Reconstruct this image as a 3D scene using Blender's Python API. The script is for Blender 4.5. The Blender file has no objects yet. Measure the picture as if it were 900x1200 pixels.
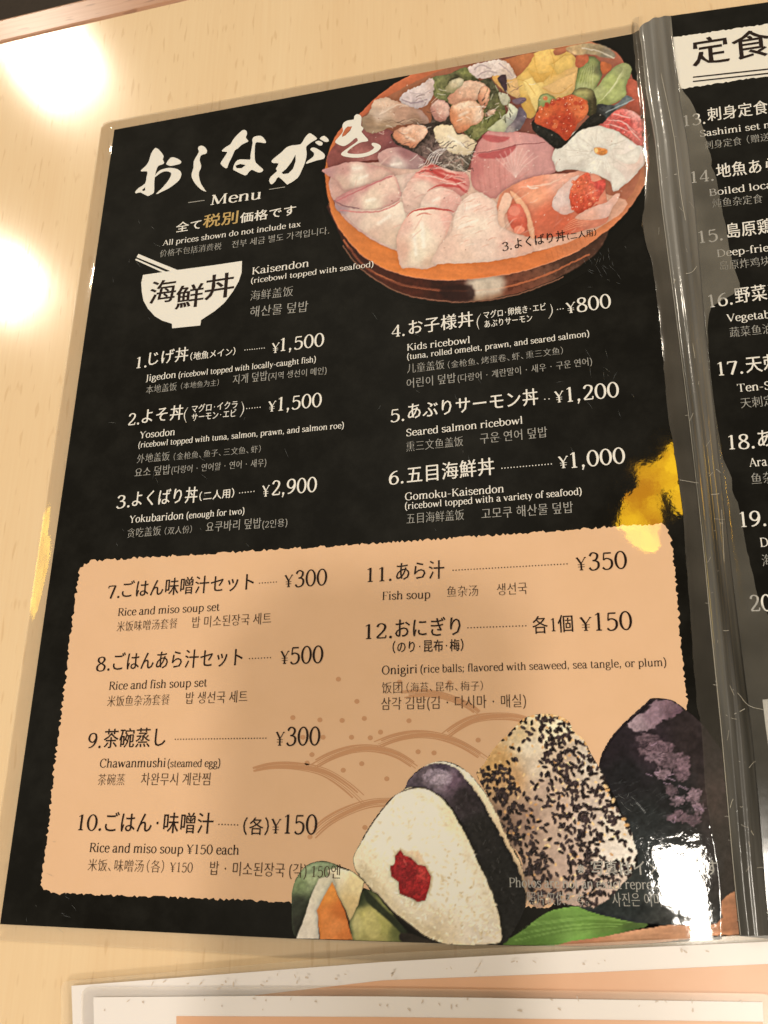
import bpy, bmesh, math, random
import numpy as np
from mathutils import Vector, Matrix
from mathutils.geometry import delaunay_2d_cdt

R = random.Random(7)
scene = bpy.context.scene
COL = scene.collection

# ------------------------------------------------------------------ camera
F_PX = 1114.27            # focal length in pixels of the 900 x 1200 photograph
CAM = np.array([0.08405531, -0.1315141, 0.27172501])
ROT = np.array([[0.9681520054115568, 0.07674649155409939, 0.23831003011144433],
                [0.011565813521200091, 0.9371313295288518, -0.34878518198610375],
                [-0.25009583438189004, 0.34043332276618166, 0.9063979404076352]])
cd = bpy.data.cameras.new('camera')
cam = bpy.data.objects.new('camera', cd)
COL.objects.link(cam)
m4 = Matrix(ROT.tolist()).to_4x4()
m4.translation = Vector(CAM.tolist())
cam.matrix_world = m4
cd.sensor_fit = 'VERTICAL'
cd.sensor_height = 34.6
cd.sensor_width = 26.0
cd.lens = F_PX / 1200 * 34.6
cd.clip_start = 0.01
cd.clip_end = 20
cd.dof.use_dof = True
cd.dof.focus_distance = 0.315
cd.dof.aperture_fstop = 45.0
scene.camera = cam

# ------------------------------------------------------------------ world and exposure
scene.view_settings.view_transform = 'Standard'
scene.view_settings.look = 'None'
scene.view_settings.gamma = 1
scene.view_settings.exposure = 0.47
W = bpy.data.worlds.new('World'); scene.world = W
W.use_nodes = True
wn = W.node_tree.nodes; wl = W.node_tree.links
wn.clear()
wo = wn.new('ShaderNodeOutputWorld'); wb = wn.new('ShaderNodeBackground')
wtc = wn.new('ShaderNodeTexCoord'); wno = wn.new('ShaderNodeTexNoise'); wra = wn.new('ShaderNodeValToRGB')
wno.inputs['Scale'].default_value = 2.3; wno.inputs['Detail'].default_value = 1.5
wra.color_ramp.elements[0].position = 0.36; wra.color_ramp.elements[0].color = (0.24, 0.19, 0.12, 1)
wra.color_ramp.elements[1].position = 0.66; wra.color_ramp.elements[1].color = (0.60, 0.52, 0.38, 1)
wl.new(wtc.outputs['Generated'], wno.inputs['Vector']); wl.new(wno.outputs['Fac'], wra.inputs['Fac'])
wl.new(wra.outputs['Color'], wb.inputs['Color']); wl.new(wb.outputs[0], wo.inputs[0])
wb.inputs['Strength'].default_value = 0.52


def plane_pt(u, v, z=0.0):
    """point of the horizontal plane at height z that the photograph shows at (u, v)"""
    d = ROT @ np.array([(u - 450) / F_PX, -(v - 600) / F_PX, -1.0])
    t = (z - CAM[2]) / d[2]
    p = CAM + t * d
    return (p[0], p[1])


def mirror_pt(u, v, H, z=0.0):
    """where a level mirror at height z, seen at (u, v), looks to at height H"""
    p = np.array(plane_pt(u, v, z))
    d = p - CAM[:2]
    k = (H - z) / (CAM[2] - z)
    return p + d * k


def lamp(name, uv, H, sx, sy, watts, col, z=0.0):
    q = mirror_pt(uv[0], uv[1], H, z)
    l = bpy.data.lights.new(name, 'AREA'); l.shape = 'RECTANGLE'; l.size = sx; l.size_y = sy
    l.energy = watts; l.color = col
    o = bpy.data.objects.new(name, l); COL.objects.link(o)
    o.location = (q[0], q[1], H)
    tgt = Vector((0.0, 0.0, 0.0)); d = tgt - o.location
    if abs(q[0]) + abs(q[1]) > 0.8:
        o.rotation_euler = d.to_track_quat('-Z', 'Y').to_euler()
    return o


WARM = (1.0, 0.88, 0.71)
lamp('ceiling_lamp', (800, 1050), 1.1, 0.062, 0.120, 1.4, (1.0, 0.92, 0.80))
lamp('ceiling_lamp', (62, 68), 1.15, 0.15, 0.14, 4.6, WARM, -0.0012)
lamp('ceiling_lamp', (6, 330), 1.15, 0.12, 0.10, 2.6, WARM, -0.0012)
sl = bpy.data.lights.new('ceiling_lamp', 'AREA'); sl.shape = 'DISK'; sl.size = .30; sl.energy = 5.5; sl.color = WARM  # unseen fill light, added to brighten the page
so = bpy.data.objects.new('ceiling_lamp', sl); COL.objects.link(so); so.location = (-.45, -1.15, 1.15)
so.rotation_euler = (Vector((0, 0, 0)) - so.location).to_track_quat('-Z', 'Y').to_euler()
# the lamp behind the photographer, whose light the phone holds off the middle of the peach panel
PH_C = CAM + ROT @ np.array([-0.030, -0.063, 0.075])
ph_top = CAM + ROT @ np.array([-0.030, 0.006, 0.075])
S_TOP = np.array([0.009, -0.046, 0.0])
kl = (1.25 - ph_top[2]) / ph_top[2]
q = ph_top + (ph_top - S_TOP) * kl
ld = bpy.data.lights.new('ceiling_lamp', 'AREA'); ld.shape = 'DISK'; ld.size = 0.055; ld.energy = 4.3; ld.color = WARM
lo = bpy.data.objects.new('ceiling_lamp', ld); COL.objects.link(lo); lo.location = q.tolist()
lo.rotation_euler = (Vector((0, 0, 0)) - lo.location).to_track_quat('-Z', 'Y').to_euler()

# ------------------------------------------------------------------ helpers: objects
def tag(o, label=None, cat=None, group=None, kind=None):
    if label: o['label'] = label
    if cat: o['category'] = cat
    if group: o['group'] = group
    if kind: o['kind'] = kind
    return o


def empty(name, loc, label, cat):
    o = bpy.data.objects.new(name, None); COL.objects.link(o)
    o.location = loc; o.empty_display_size = 0.02
    return tag(o, label, cat)


def link(name, me, mat, parent=None, base=(0, 0, 0)):
    o = bpy.data.objects.new(name, me); COL.objects.link(o)
    if mat: me.materials.append(mat)
    if parent:
        o.parent = parent
        off = Vector((0, 0, 0)); p = parent
        while p: off += p.location; p = p.parent
        o.location = -off if parent.type == 'EMPTY' else (0, 0, 0)
    return o


def srgb(c):
    c = np.asarray(c, float) / 255.0
    return np.where(c <= 0.04045, c / 12.92, ((c + 0.055) / 1.055) ** 2.4)


WHITE = srgb((243, 229, 205))
def alb(c):
    return np.clip(srgb(c) / WHITE * 0.78, 0.0, 0.9)


# ------------------------------------------------------------------ helpers: materials
def nodes(m):
    m.use_nodes = True
    n = m.node_tree.nodes; n.clear()
    return n, m.node_tree.links


def film_bump(n, l, fine=1.0):
    """the slow waves and small dents of hot laminating film"""
    g = n.new('ShaderNodeNewGeometry')
    a = n.new('ShaderNodeTexNoise'); a.inputs['Scale'].default_value = 26; a.inputs['Detail'].default_value = 2
    b = n.new('ShaderNodeTexNoise'); b.inputs['Scale'].default_value = 260; b.inputs['Detail'].default_value = 3
    l.new(g.outputs['Position'], a.inputs['Vector']); l.new(g.outputs['Position'], b.inputs['Vector'])
    b1 = n.new('ShaderNodeBump'); b1.inputs['Distance'].default_value = 0.00013; b1.inputs['Strength'].default_value = 1
    b2 = n.new('ShaderNodeBump'); b2.inputs['Distance'].default_value = 0.00001 * fine; b2.inputs['Strength'].default_value = 1
    # the film is crinkled by handling round the lower right corner of the left page
    dd = n.new('ShaderNodeVectorMath'); dd.operation = 'DISTANCE'; dd.inputs[1].default_value = (0.085, -0.108, 0.0)
    l.new(g.outputs['Position'], dd.inputs[0])
    mr = n.new('ShaderNodeMapRange'); mr.interpolation_type = 'SMOOTHSTEP'
    mr.inputs['From Min'].default_value = 0.008; mr.inputs['From Max'].default_value = 0.042
    mr.inputs['To Min'].default_value = 3.6; mr.inputs['To Max'].default_value = 1.0
    l.new(dd.outputs['Value'], mr.inputs['Value'])
    mu = n.new('ShaderNodeMath'); mu.operation = 'MULTIPLY'; l.new(b.outputs['Fac'], mu.inputs[0]); l.new(mr.outputs[0], mu.inputs[1])
    l.new(a.outputs['Fac'], b1.inputs['Height']); l.new(mu.outputs[0], b2.inputs['Height'])
    l.new(b1.outputs[0], b2.inputs['Normal'])
    return b2, g


def print_mat(name, rgb=None, attr=False, mottle=0.0, rgb2=None, matt=0.0):
    m = bpy.data.materials.new(name); n, l = nodes(m)
    out = n.new('ShaderNodeOutputMaterial'); p = n.new('ShaderNodeBsdfPrincipled')
    l.new(p.outputs[0], out.inputs[0])
    b, g = film_bump(n, l)
    p.inputs['Roughness'].default_value = 0.5
    p.inputs['Specular IOR Level'].default_value = 0.0
    p.inputs['Coat Weight'].default_value = 1.0
    p.inputs['Coat IOR'].default_value = 1.43
    l.new(b.outputs[0], p.inputs['Coat Normal'])
    # rubbed, slightly greasy film: roughness wanders
    s = n.new('ShaderNodeTexNoise'); s.inputs['Scale'].default_value = 60; s.inputs['Detail'].default_value = 5
    l.new(g.outputs['Position'], s.inputs['Vector'])
    r = n.new('ShaderNodeMapRange'); r.inputs['From Min'].default_value = 0.35; r.inputs['From Max'].default_value = 0.75
    r.inputs['To Min'].default_value = 0.008; r.inputs['To Max'].default_value = 0.05
    r.inputs['To Min'].default_value += matt; r.inputs['To Max'].default_value += matt
    l.new(s.outputs['Fac'], r.inputs['Value']); l.new(r.outputs[0], p.inputs['Coat Roughness'])
    if attr:
        a = n.new('ShaderNodeAttribute'); a.attribute_name = 'ink'
        l.new(a.outputs['Color'], p.inputs['Base Color'])
    elif mottle:
        t = n.new('ShaderNodeTexNoise'); t.inputs['Scale'].default_value = 75; t.inputs['Detail'].default_value = 8
        t.inputs['Roughness'].default_value = 0.65
        l.new(g.outputs['Position'], t.inputs['Vector'])
        c = n.new('ShaderNodeValToRGB')
        c.color_ramp.elements[0].position = 0.42; c.color_ramp.elements[1].position = 0.8
        c.color_ramp.elements[0].color = (*alb(rgb), 1); c.color_ramp.elements[1].color = (*alb(rgb2), 1)
        l.new(t.outputs['Fac'], c.inputs['Fac']); l.new(c.outputs[0], p.inputs['Base Color'])
    else:
        p.inputs['Base Color'].default_value = (*alb(rgb), 1)
    return m


M = {}
M['black'] = print_mat('black_print', (9, 8, 6), mottle=1, rgb2=(30, 28, 23))
M['white'] = print_mat('white_print', (240, 228, 206))
M['dim'] = print_mat('grey_print', (168, 160, 144))
M['gold'] = print_mat('gold_print', (196, 160, 96))
M['ink'] = print_mat('dark_ink', (38, 24, 18))
M['ink2'] = print_mat('brown_ink', (78, 56, 38))
M['peach'] = print_mat('peach_print', (233, 185, 139), mottle=1, rgb2=(229, 181, 134))
M['tan'] = print_mat('tan_print', (206, 149, 103))
M['photo'] = print_mat('photo_print', attr=True)
M['cream'] = print_mat('cream_print', (243, 230, 205))

# ------------------------------------------------------------------ geometry: flat printed shapes
def cdt_fill(loops, grid=None):
    """non-zero winding fill of closed loops -> verts, tris"""
    vs, es = [], []
    for lp in loops:
        k = len(vs); n = len(lp)
        vs += [Vector((float(p[0]), float(p[1]))) for p in lp]
        es += [(k + i, k + (i + 1) % n) for i in range(n)]
    if grid is not None:
        vs += [Vector((float(p[0]), float(p[1]))) for p in grid]
    r = delaunay_2d_cdt(vs, es, [], 0, 1e-7)
    V = np.array([(v[0], v[1]) for v in r[0]]); T = np.array(r[2], int)
    if len(T) == 0: return V, T
    C = V[T].mean(1)
    wind = np.zeros(len(C), int)
    for lp in loops:
        a = np.asarray(lp, float); b = np.roll(a, -1, 0)
        for (x0, y0), (x1, y1) in zip(a, b):
            if y0 == y1: continue
            cr = (x1 - x0) * (C[:, 1] - y0) - (C[:, 0] - x0) * (y1 - y0)
            wind += ((y0 <= C[:, 1]) & (y1 > C[:, 1]) & (cr > 0)).astype(int)
            wind -= ((y0 > C[:, 1]) & (y1 <= C[:, 1]) & (cr < 0)).astype(int)
    return V, T[wind != 0]


def ccw(p):
    p = [tuple(q) for q in p]
    a = sum(p[i - 1][0] * p[i][1] - p[i][0] * p[i - 1][1] for i in range(len(p)))
    return p if a > 0 else p[::-1]


def mesh_xy(name, V, T, z):
    """V in metres"""
    me = bpy.data.meshes.new(name)
    co = np.zeros((len(V), 3)); co[:, :2] = V; co[:, 2] = z
    T = np.asarray(T)
    if len(T):
        a, b, c = V[T[:, 0]], V[T[:, 1]], V[T[:, 2]]
        s = (b[:, 0] - a[:, 0]) * (c[:, 1] - a[:, 1]) - (b[:, 1] - a[:, 1]) * (c[:, 0] - a[:, 0])
        T = np.where((s < 0)[:, None], T[:, ::-1], T)
    me.from_pydata(co.tolist(), [], T.tolist())
    return me


def flat(name, loops, z, mat, parent, px=True, holes=()):
    """a flat printed shape; loops in photograph coordinates (px) or metres on the page"""
    f = (lambda p: plane_pt(p[0], p[1])) if px else (lambda p: p)
    lp = [ccw([f(p) for p in l]) for l in loops] + [ccw([f(p) for p in l])[::-1] for l in holes]
    V, T = cdt_fill(lp)
    return link(name, mesh_xy(name, V, T, z), mat, parent)


def smooth_path(pts, n=4, closed=False):
    p = [np.array(q, float) for q in pts]
    if len(p) < 3: return p
    out = []
    m = len(p) if closed else len(p) - 1
    for i in range(m):
        if closed: a, b, c, d = p[i - 1], p[i], p[(i + 1) % len(p)], p[(i + 2) % len(p)]
        else: a, b, c, d = p[max(i - 1, 0)], p[i], p[i + 1], p[min(i + 2, len(p) - 1)]
        for k in range(n):
            t = k / n
            out.append(0.5 * (2 * b + (c - a) * t + (2 * a - 5 * b + 4 * c - d) * t * t + (3 * b - 3 * c + d - a) * t ** 3))
    if not closed: out.append(p[-1])
    return out


# ------------------------------------------------------------------ lettering: a serif stroke alphabet for the Latin text
TK, TN = 0.094, 0.044
def st(*a): return ('l', 1, a)
def cu(*a): return ('c', 1, a)
def thin(*a): return ('l', .55, a)
def fat(*a): return ('l', 1.15, a)
def sf(x, y, h=.085): return ('s', x, y, h)
def dot(x, y, r=.058): return ('d', x, y, r)
BOWL = lambda x0, x1, y0, y1: ('o', x0, x1, y0, y1)
G = {
 'a': (.49, [cu((.08,.39),(.15,.465),(.24,.48),(.32,.44),(.345,.35)), st((.345,.36),(.345,.09)), cu((.345,.12),(.36,.03),(.41,.005),(.47,.04)), cu((.345,.29),(.2,.25),(.09,.2),(.07,.11),(.12,.02),(.2,.0),(.28,.03),(.345,.11))]),
 'b': (.54, [st((.12,.03),(.12,.72)), thin((.03,.70),(.12,.715)), cu((.12,.36),(.2,.45),(.3,.48),(.42,.42),(.47,.26),(.42,.08),(.29,-.005),(.2,.01),(.12,.06))]),
 'c': (.45, [cu((.39,.40),(.33,.465),(.26,.48),(.13,.42),(.08,.24),(.13,.06),(.26,-.005),(.35,.02),(.41,.08)), dot(.375,.40,.045)]),
 'd': (.54, [st((.42,.0),(.42,.72)), thin((.33,.70),(.42,.715)), thin((.42,.01),(.5,.02)), cu((.42,.4),(.34,.47),(.27,.48),(.13,.42),(.075,.24),(.12,.06),(.24,-.005),(.34,.03),(.42,.11))]),
 'e': (.47, [cu((.09,.27),(.41,.275),(.40,.38),(.34,.46),(.25,.48),(.13,.42),(.08,.24),(.13,.06),(.27,-.005),(.36,.02),(.42,.08))]),
 'f': (.31, [st((.13,0),(.13,.56)), cu((.13,.55),(.15,.66),(.22,.72),(.31,.69)), thin((.04,.46),(.28,.46)), sf(.13,0), dot(.3,.67,.04)]),
 'g': (.5, [BOWL(.09,.37,.17,.48), thin((.33,.42),(.47,.46)), cu((.16,.18),(.10,.12),(.13,.06),(.3,.035),(.42,.0),(.45,-.09),(.38,-.18),(.24,-.215),(.1,-.18),(.06,-.1),(.11,-.03),(.18,.04))]),
 'h': (.57, [st((.12,0),(.12,.72)), thin((.03,.70),(.12,.715)), cu((.12,.34),(.2,.44),(.29,.48),(.39,.46),(.43,.35)), st((.43,.36),(.43,0)), sf(.12,0), sf(.43,0)]),
 'i': (.28, [st((.13,0),(.13,.48)), thin((.04,.46),(.13,.47)), sf(.13,0), dot(.13,.65)]),
 'j': (.28, [st((.15,.48),(.15,-.08)), cu((.15,-.07),(.12,-.18),(.04,-.2)), thin((.06,.46),(.15,.47)), dot(.15,.65)]),
 'k': (.55, [st((.12,0),(.12,.72)), thin((.03,.70),(.12,.715)), thin((.12,.2),(.41,.46)), fat((.24,.3),(.46,.01)), sf(.12,0), sf(.42,.46,.07), sf(.47,0,.07)]),
 'l': (.28, [st((.13,0),(.13,.72)), thin((.04,.70),(.13,.715)), sf(.13,0)]),
 'm': (.86, [st((.12,0),(.12,.48)), thin((.03,.46),(.12,.47)), cu((.12,.34),(.2,.44),(.28,.48),(.37,.46),(.41,.35)), st((.41,.36),(.41,0)), cu((.41,.34),(.49,.44),(.57,.48),(.67,.46),(.71,.35)), st((.71,.36),(.71,0)), sf(.12,0), sf(.41,0), sf(.71,0)]),
 'n': (.57, [st((.12,0),(.12,.48)), thin((.03,.46),(.12,.47)), cu((.12,.34),(.2,.44),(.29,.48),(.39,.46),(.43,.35)), st((.43,.36),(.43,0)), sf(.12,0), sf(.43,0)]),
 'o': (.53, [BOWL(.075,.455,0,.48)]),
 'p': (.55, [st((.12,-.21),(.12,.48)), thin((.03,.46),(.12,.47)), sf(.12,-.21), cu((.12,.36),(.2,.45),(.3,.48),(.42,.42),(.475,.25),(.42,.07),(.3,0),(.2,.01),(.12,.07))]),
 'r': (.42, [st((.12,0),(.12,.48)), thin((.03,.46),(.12,.47)), cu((.12,.32),(.2,.43),(.28,.475),(.36,.46)), dot(.36,.43,.045), sf(.12,0)]),
 's': (.41, [cu((.34,.38),(.29,.45),(.2,.475),(.1,.43),(.08,.35),(.14,.28),(.27,.22),(.345,.15),(.33,.05),(.22,-.0),(.12,.02),(.07,.1))]),
 't': (.34, [st((.14,.59),(.14,.10)), cu((.14,.12),(.16,.03),(.22,0),(.31,.04)), thin((.03,.46),(.29,.46))]),
 'u': (.57, [st((.12,.48),(.12,.14)), cu((.12,.15),(.14,.04),(.22,0),(.33,.03),(.42,.12)), st((.42,.48),(.42,.0)), thin((.03,.46),(.12,.47)), thin((.33,.46),(.42,.47)), thin((.42,.01),(.51,.02))]),
 'v': (.5, [fat((.08,.46),(.25,.01)), thin((.25,.01),(.42,.46)), sf(.08,.46,.07), sf(.42,.46,.06)]),
 'w': (.74, [fat((.08,.46),(.22,.01)), thin((.22,.01),(.36,.44)), fat((.36,.44),(.51,.01)), thin((.51,.01),(.66,.46)), sf(.08,.46,.06), sf(.66,.46,.06)]),
 'x': (.5, [fat((.1,.46),(.4,.01)), thin((.09,.01),(.39,.46)), sf(.09,.46,.06), sf(.4,.46,.06), sf(.09,.0,.06), sf(.41,0,.06)]),
 'y': (.5, [fat((.08,.46),(.26,.01)), thin((.42,.46),(.19,-.17)), dot(.14,-.18,.045), sf(.08,.46,.07), sf(.42,.46,.06)]),
 'A': (.68, [thin((.08,0),(.33,.69)), fat((.33,.69),(.6,0)), thin((.17,.24),(.5,.24)), sf(.08,0,.07), sf(.6,0,.07)]),
 'B': (.62, [st((.15,0),(.15,.69)), cu((.08,.67),(.36,.67),(.48,.6),(.47,.43),(.34,.37),(.15,.36)), cu((.15,.36),(.4,.37),(.53,.28),(.53,.1),(.38,.02),(.08,.02))]),
 'C': (.67, [cu((.58,.56),(.48,.67),(.36,.69),(.16,.58),(.09,.34),(.16,.1),(.36,-.005),(.5,.03),(.6,.13)), thin((.585,.5),(.585,.68))]),
 'D': (.72, [st((.15,0),(.15,.69)), cu((.07,.67),(.36,.67),(.57,.57),(.64,.34),(.57,.12),(.36,.02),(.07,.02))]),
 'F': (.56, [st((.15,0),(.15,.69)), thin((.07,.67),(.5,.67)), thin((.15,.36),(.42,.36)), thin((.5,.68),(.5,.56)), sf(.15,0,.09)]),
 'G': (.72, [cu((.58,.57),(.48,.67),(.36,.69),(.16,.58),(.09,.34),(.16,.1),(.36,-.005),(.5,.02),(.6,.08)), st((.6,.3),(.6,.05)), thin((.585,.5),(.585,.68)), sf(.6,.3,.09)]),
 'J': (.36, [st((.2,.69),(.2,.05)), cu((.2,.06),(.17,-.07),(.06,-.1)), sf(.2,.68,.09)]),
 'K': (.68, [st((.15,0),(.15,.69)), thin((.15,.28),(.52,.68)), fat((.28,.41),(.6,.0)), sf(.15,0), sf(.15,.68), sf(.53,.68,.08), sf(.61,0,.08)]),
 'M': (.86, [thin((.14,0),(.16,.68)), fat((.16,.68),(.42,.03)), thin((.42,.03),(.69,.68)), st((.69,.68),(.72,0)), sf(.13,0), sf(.13,.68,.06), sf(.72,0), sf(.73,.68,.06)]),
 'O': (.74, [BOWL(.09,.65,0,.69)]),
 'P': (.6, [st((.15,0),(.15,.69)), cu((.07,.67),(.36,.67),(.52,.6),(.53,.44),(.4,.33),(.15,.31)), sf(.15,0,.1)]),
 'R': (.65, [st((.15,0),(.15,.69)), cu((.07,.67),(.36,.67),(.5,.61),(.5,.45),(.37,.36),(.15,.34)), fat((.33,.35),(.58,.01)), sf(.15,0,.09), sf(.6,0,.06)]),
 'S': (.54, [cu((.44,.56),(.37,.66),(.27,.69),(.13,.62),(.1,.5),(.17,.4),(.35,.31),(.46,.2),(.42,.05),(.27,-.005),(.14,.03),(.08,.13)), thin((.45,.52),(.45,.68)), thin((.085,.17),(.085,.01))]),
 'T': (.64, [st((.32,0),(.32,.68)), thin((.05,.67),(.59,.67)), thin((.06,.68),(.06,.55)), thin((.58,.68),(.58,.55)), sf(.32,0,.1)]),
 'V': (.66, [fat((.08,.67),(.34,.01)), thin((.34,.01),(.58,.67)), sf(.08,.68,.08), sf(.58,.68,.07)]),
 'Y': (.62, [fat((.08,.68),(.31,.34)), thin((.31,.34),(.55,.68)), st((.31,.35),(.31,0)), sf(.31,0), sf(.08,.68,.07), sf(.55,.68,.07)]),
 '0': (.56, [BOWL(.07,.49,0,.69)]),
 '1': (.56, [st((.3,0),(.3,.69)), thin((.16,.6),(.3,.67)), sf(.3,0,.12)]),
 '2': (.56, [cu((.11,.54),(.17,.65),(.28,.69),(.42,.63),(.45,.5),(.36,.33),(.2,.16),(.09,.04)), fat((.1,.03),(.47,.03)), thin((.47,.02),(.49,.15))]),
 '3': (.56, [cu((.11,.56),(.18,.66),(.28,.69),(.41,.63),(.43,.52),(.36,.41),(.22,.37)), cu((.22,.37),(.38,.35),(.47,.26),(.45,.1),(.33,.01),(.18,.0),(.08,.1))]),
 '4': (.56, [st((.38,0),(.38,.69)), thin((.38,.68),(.05,.2)), ('l', .9, ((.05,.19),(.52,.19))), sf(.38,0,.1)]),
 '5': (.56, [('l', 1.2, ((.15,.65),(.45,.65))), thin((.15,.66),(.12,.37)), cu((.12,.38),(.22,.43),(.34,.42),(.46,.33),(.46,.14),(.35,.02),(.19,.0),(.08,.08))]),
 '6': (.56, [cu((.46,.67),(.3,.62),(.15,.48),(.09,.28),(.13,.07),(.27,0),(.42,.06),(.48,.22),(.41,.37),(.28,.42),(.17,.36),(.1,.25))]),
 '7': (.56, [('l', 1.2, ((.08,.65),(.48,.65))), fat((.48,.66),(.22,0)), thin((.085,.66),(.07,.54))]),
 '8': (.56, [cu((.28,.69),(.15,.64),(.12,.52),(.2,.42),(.37,.33),(.48,.21),(.43,.05),(.28,0),(.12,.05),(.08,.2),(.17,.32),(.36,.42),(.44,.54),(.4,.65),(.28,.69))]),
 '9': (.56, [cu((.1,.02),(.27,.07),(.41,.21),(.47,.41),(.43,.62),(.29,.69),(.14,.63),(.08,.47),(.14,.33),(.28,.27),(.39,.33),(.46,.44))]),
 '.': (.28, [dot(.13,.05,.062)]),
 ',': (.28, [dot(.13,.05,.06), thin((.16,.05),(.09,-.12))]),
 ';': (.28, [dot(.13,.05,.06), thin((.16,.05),(.09,-.12)), dot(.13,.4,.06)]),
 '-': (.36, [('l', 1, ((.05,.25),(.31,.25)))]),
 '(': (.34, [cu((.28,.76),(.16,.6),(.11,.3),(.16,0),(.28,-.17))]),
 ')': (.34, [cu((.06,.76),(.18,.6),(.23,.3),(.18,0),(.06,-.17))]),
 '¥': (.58, [fat((.07,.67),(.29,.34)), thin((.29,.34),(.52,.67)), st((.29,.35),(.29,0)), thin((.1,.3),(.48,.3)), thin((.1,.18),(.48,.18)), sf(.29,0,.1), sf(.07,.67,.06), sf(.52,.67,.06)]),
 ' ': (.26, []),
}


def stroke_poly(pts, w, bold=1.0):
    p = np.array(pts, float)
    d = np.zeros_like(p)
    d[1:-1] = p[2:] - p[:-2]; d[0] = p[1] - p[0]; d[-1] = p[-1] - p[-2]
    d /= np.maximum(np.linalg.norm(d, axis=1, keepdims=True), 1e-9)
    t = np.sqrt((TK * d[:, 1]) ** 2 + (TN * d[:, 0]) ** 2) * w * bold / 2
    n = np.stack([d[:, 1], -d[:, 0]], 1) * t[:, None]
    return ccw(np.concatenate([p + n, (p - n)[::-1]]).tolist())


def ellipse(cx, cy, rx, ry, n=14):
    return [(cx + rx * math.cos(2 * math.pi * i / n), cy + ry * math.sin(2 * math.pi * i / n)) for i in range(n)]


_tc = bpy.data.curves.new('glyph_source', 'FONT'); _to = bpy.data.objects.new('glyph_source', _tc)
COL.objects.link(_to); _tc.fill_mode = 'NONE'; _tc.resolution_u = 2
GC = {}


def cjk_loops(ch):
    _tc.body = ch
    dg = bpy.context.evaluated_depsgraph_get(); dg.update()
    ev = _to.evaluated_get(dg); me = ev.to_mesh()
    co = [(v.co.x, v.co.y) for v in me.vertices]
    nxt = {}
    for e in me.edges:
        a, b = e.vertices
        nxt.setdefault(a, []).append(b); nxt.setdefault(b, []).append(a)
    # closed splines are written one after another, vertex order = outline order
    loops, seen = [], set()
    for s in range(len(co)):
        if s in seen or s not in nxt: continue
        lp = [s]; seen.add(s)
        cur = s + 1 if (s + 1) in nxt.get(s, []) else nxt[s][0]
        while cur not in seen:
            lp.append(cur); seen.add(cur)
            c = [q for q in nxt[cur] if q not in seen]
            if not c: break
            cur = cur + 1 if cur + 1 in c else c[0]
        loops.append([co[i] for i in lp])
    ev.to_mesh_clear()
    return loops


def glyph(ch, sty):
    """sty = (bold, dx, dy): weight of Latin strokes; outline shifts of CJK strokes"""
    k = (ch, sty)
    if k in GC: return GC[k]
    bold, dx, dy = sty
    if ch in G:
        adv, parts = G[ch]; loops = []
        for s in parts:
            if s[0] in 'lc':
                pts = smooth_path(s[2], 4) if s[0] == 'c' else s[2]
                loops.append(stroke_poly(pts, s[1], bold))
            elif s[0] == 's':
                _, x, y, h = s; t = TN * .42 * bold
                y += t if y < .3 else -t
                loops.append(ccw([(x - h, y - t), (x + h, y - t), (x + h, y + t * .7), (x + h * .4, y + t * 1.6), (x - h * .4, y + t * 1.6), (x - h, y + t * .7)]))
            elif s[0] == 'd':
                loops.append(ccw(ellipse(s[1], s[2], s[3] * (.5 + .5 * bold), s[3] * (.5 + .5 * bold), 10)))
            else:
                _, x0, x1, y0, y1 = s
                cx, cy, rx, ry = (x0 + x1) / 2, (y0 + y1) / 2, (x1 - x0) / 2, (y1 - y0) / 2
                a, b = TK * bold / 2 * 1.05, TN * bold / 2
                loops.append(ccw(ellipse(cx, cy, rx + a, ry + b, 22)))
                loops.append(ccw(ellipse(cx, cy, rx - a, ry - b, 22))[::-1])
        # overlapping strokes add up; the hole of a bowl must not be cancelled by them, and is not
        r = (adv, *cdt_fill(loops)) if loops else (adv, np.zeros((0, 2)), np.zeros((0, 3), int))
    elif ch == '　':
        r = (1.0, np.zeros((0, 2)), np.zeros((0, 3), int))
    elif ch == '・' or ch == '·':
        r = (.55, *cdt_fill([ccw(ellipse(.27, .36, .065, .065, 10))]))
    else:
        loops = cjk_loops(ch)
        area = sum(sum(l[i - 1][0] * l[i][1] - l[i][0] * l[i - 1][1] for i in range(len(l))) for l in loops)
        sg = 1 if area > 0 else -1
        o = []
        for l in loops:
            p = np.array(l)
            d = np.roll(p, -1, 0) - np.roll(p, 1, 0)
            d /= np.maximum(np.linalg.norm(d, axis=1, keepdims=True), 1e-9)
            p = p + np.stack([d[:, 1] * dx, -d[:, 0] * dy], 1) * sg
            o.append(p.tolist())
        adv = 1.0
        if ch in '（）': adv = .6
        if ch in '（': o = [[(x - .45, y) for x, y in l] for l in o]
        if ch in '、': adv = .6
        if '가' <= ch <= '힣': adv = .92
        r = (adv, *cdt_fill(o))
    GC[k] = r
    return r


STY = {'h': (1.05, .014, .0), 'hb': (1.12, .018, .006), 'p': (1.1, 0, 0), 'e': (1.02, 0, 0), 'n': (1.0, .0, -.010),
       'c': (.9, -.004, -.018), 'k': (.9, .0, -.012), 'logo': (1, .022, .006)}


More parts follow.
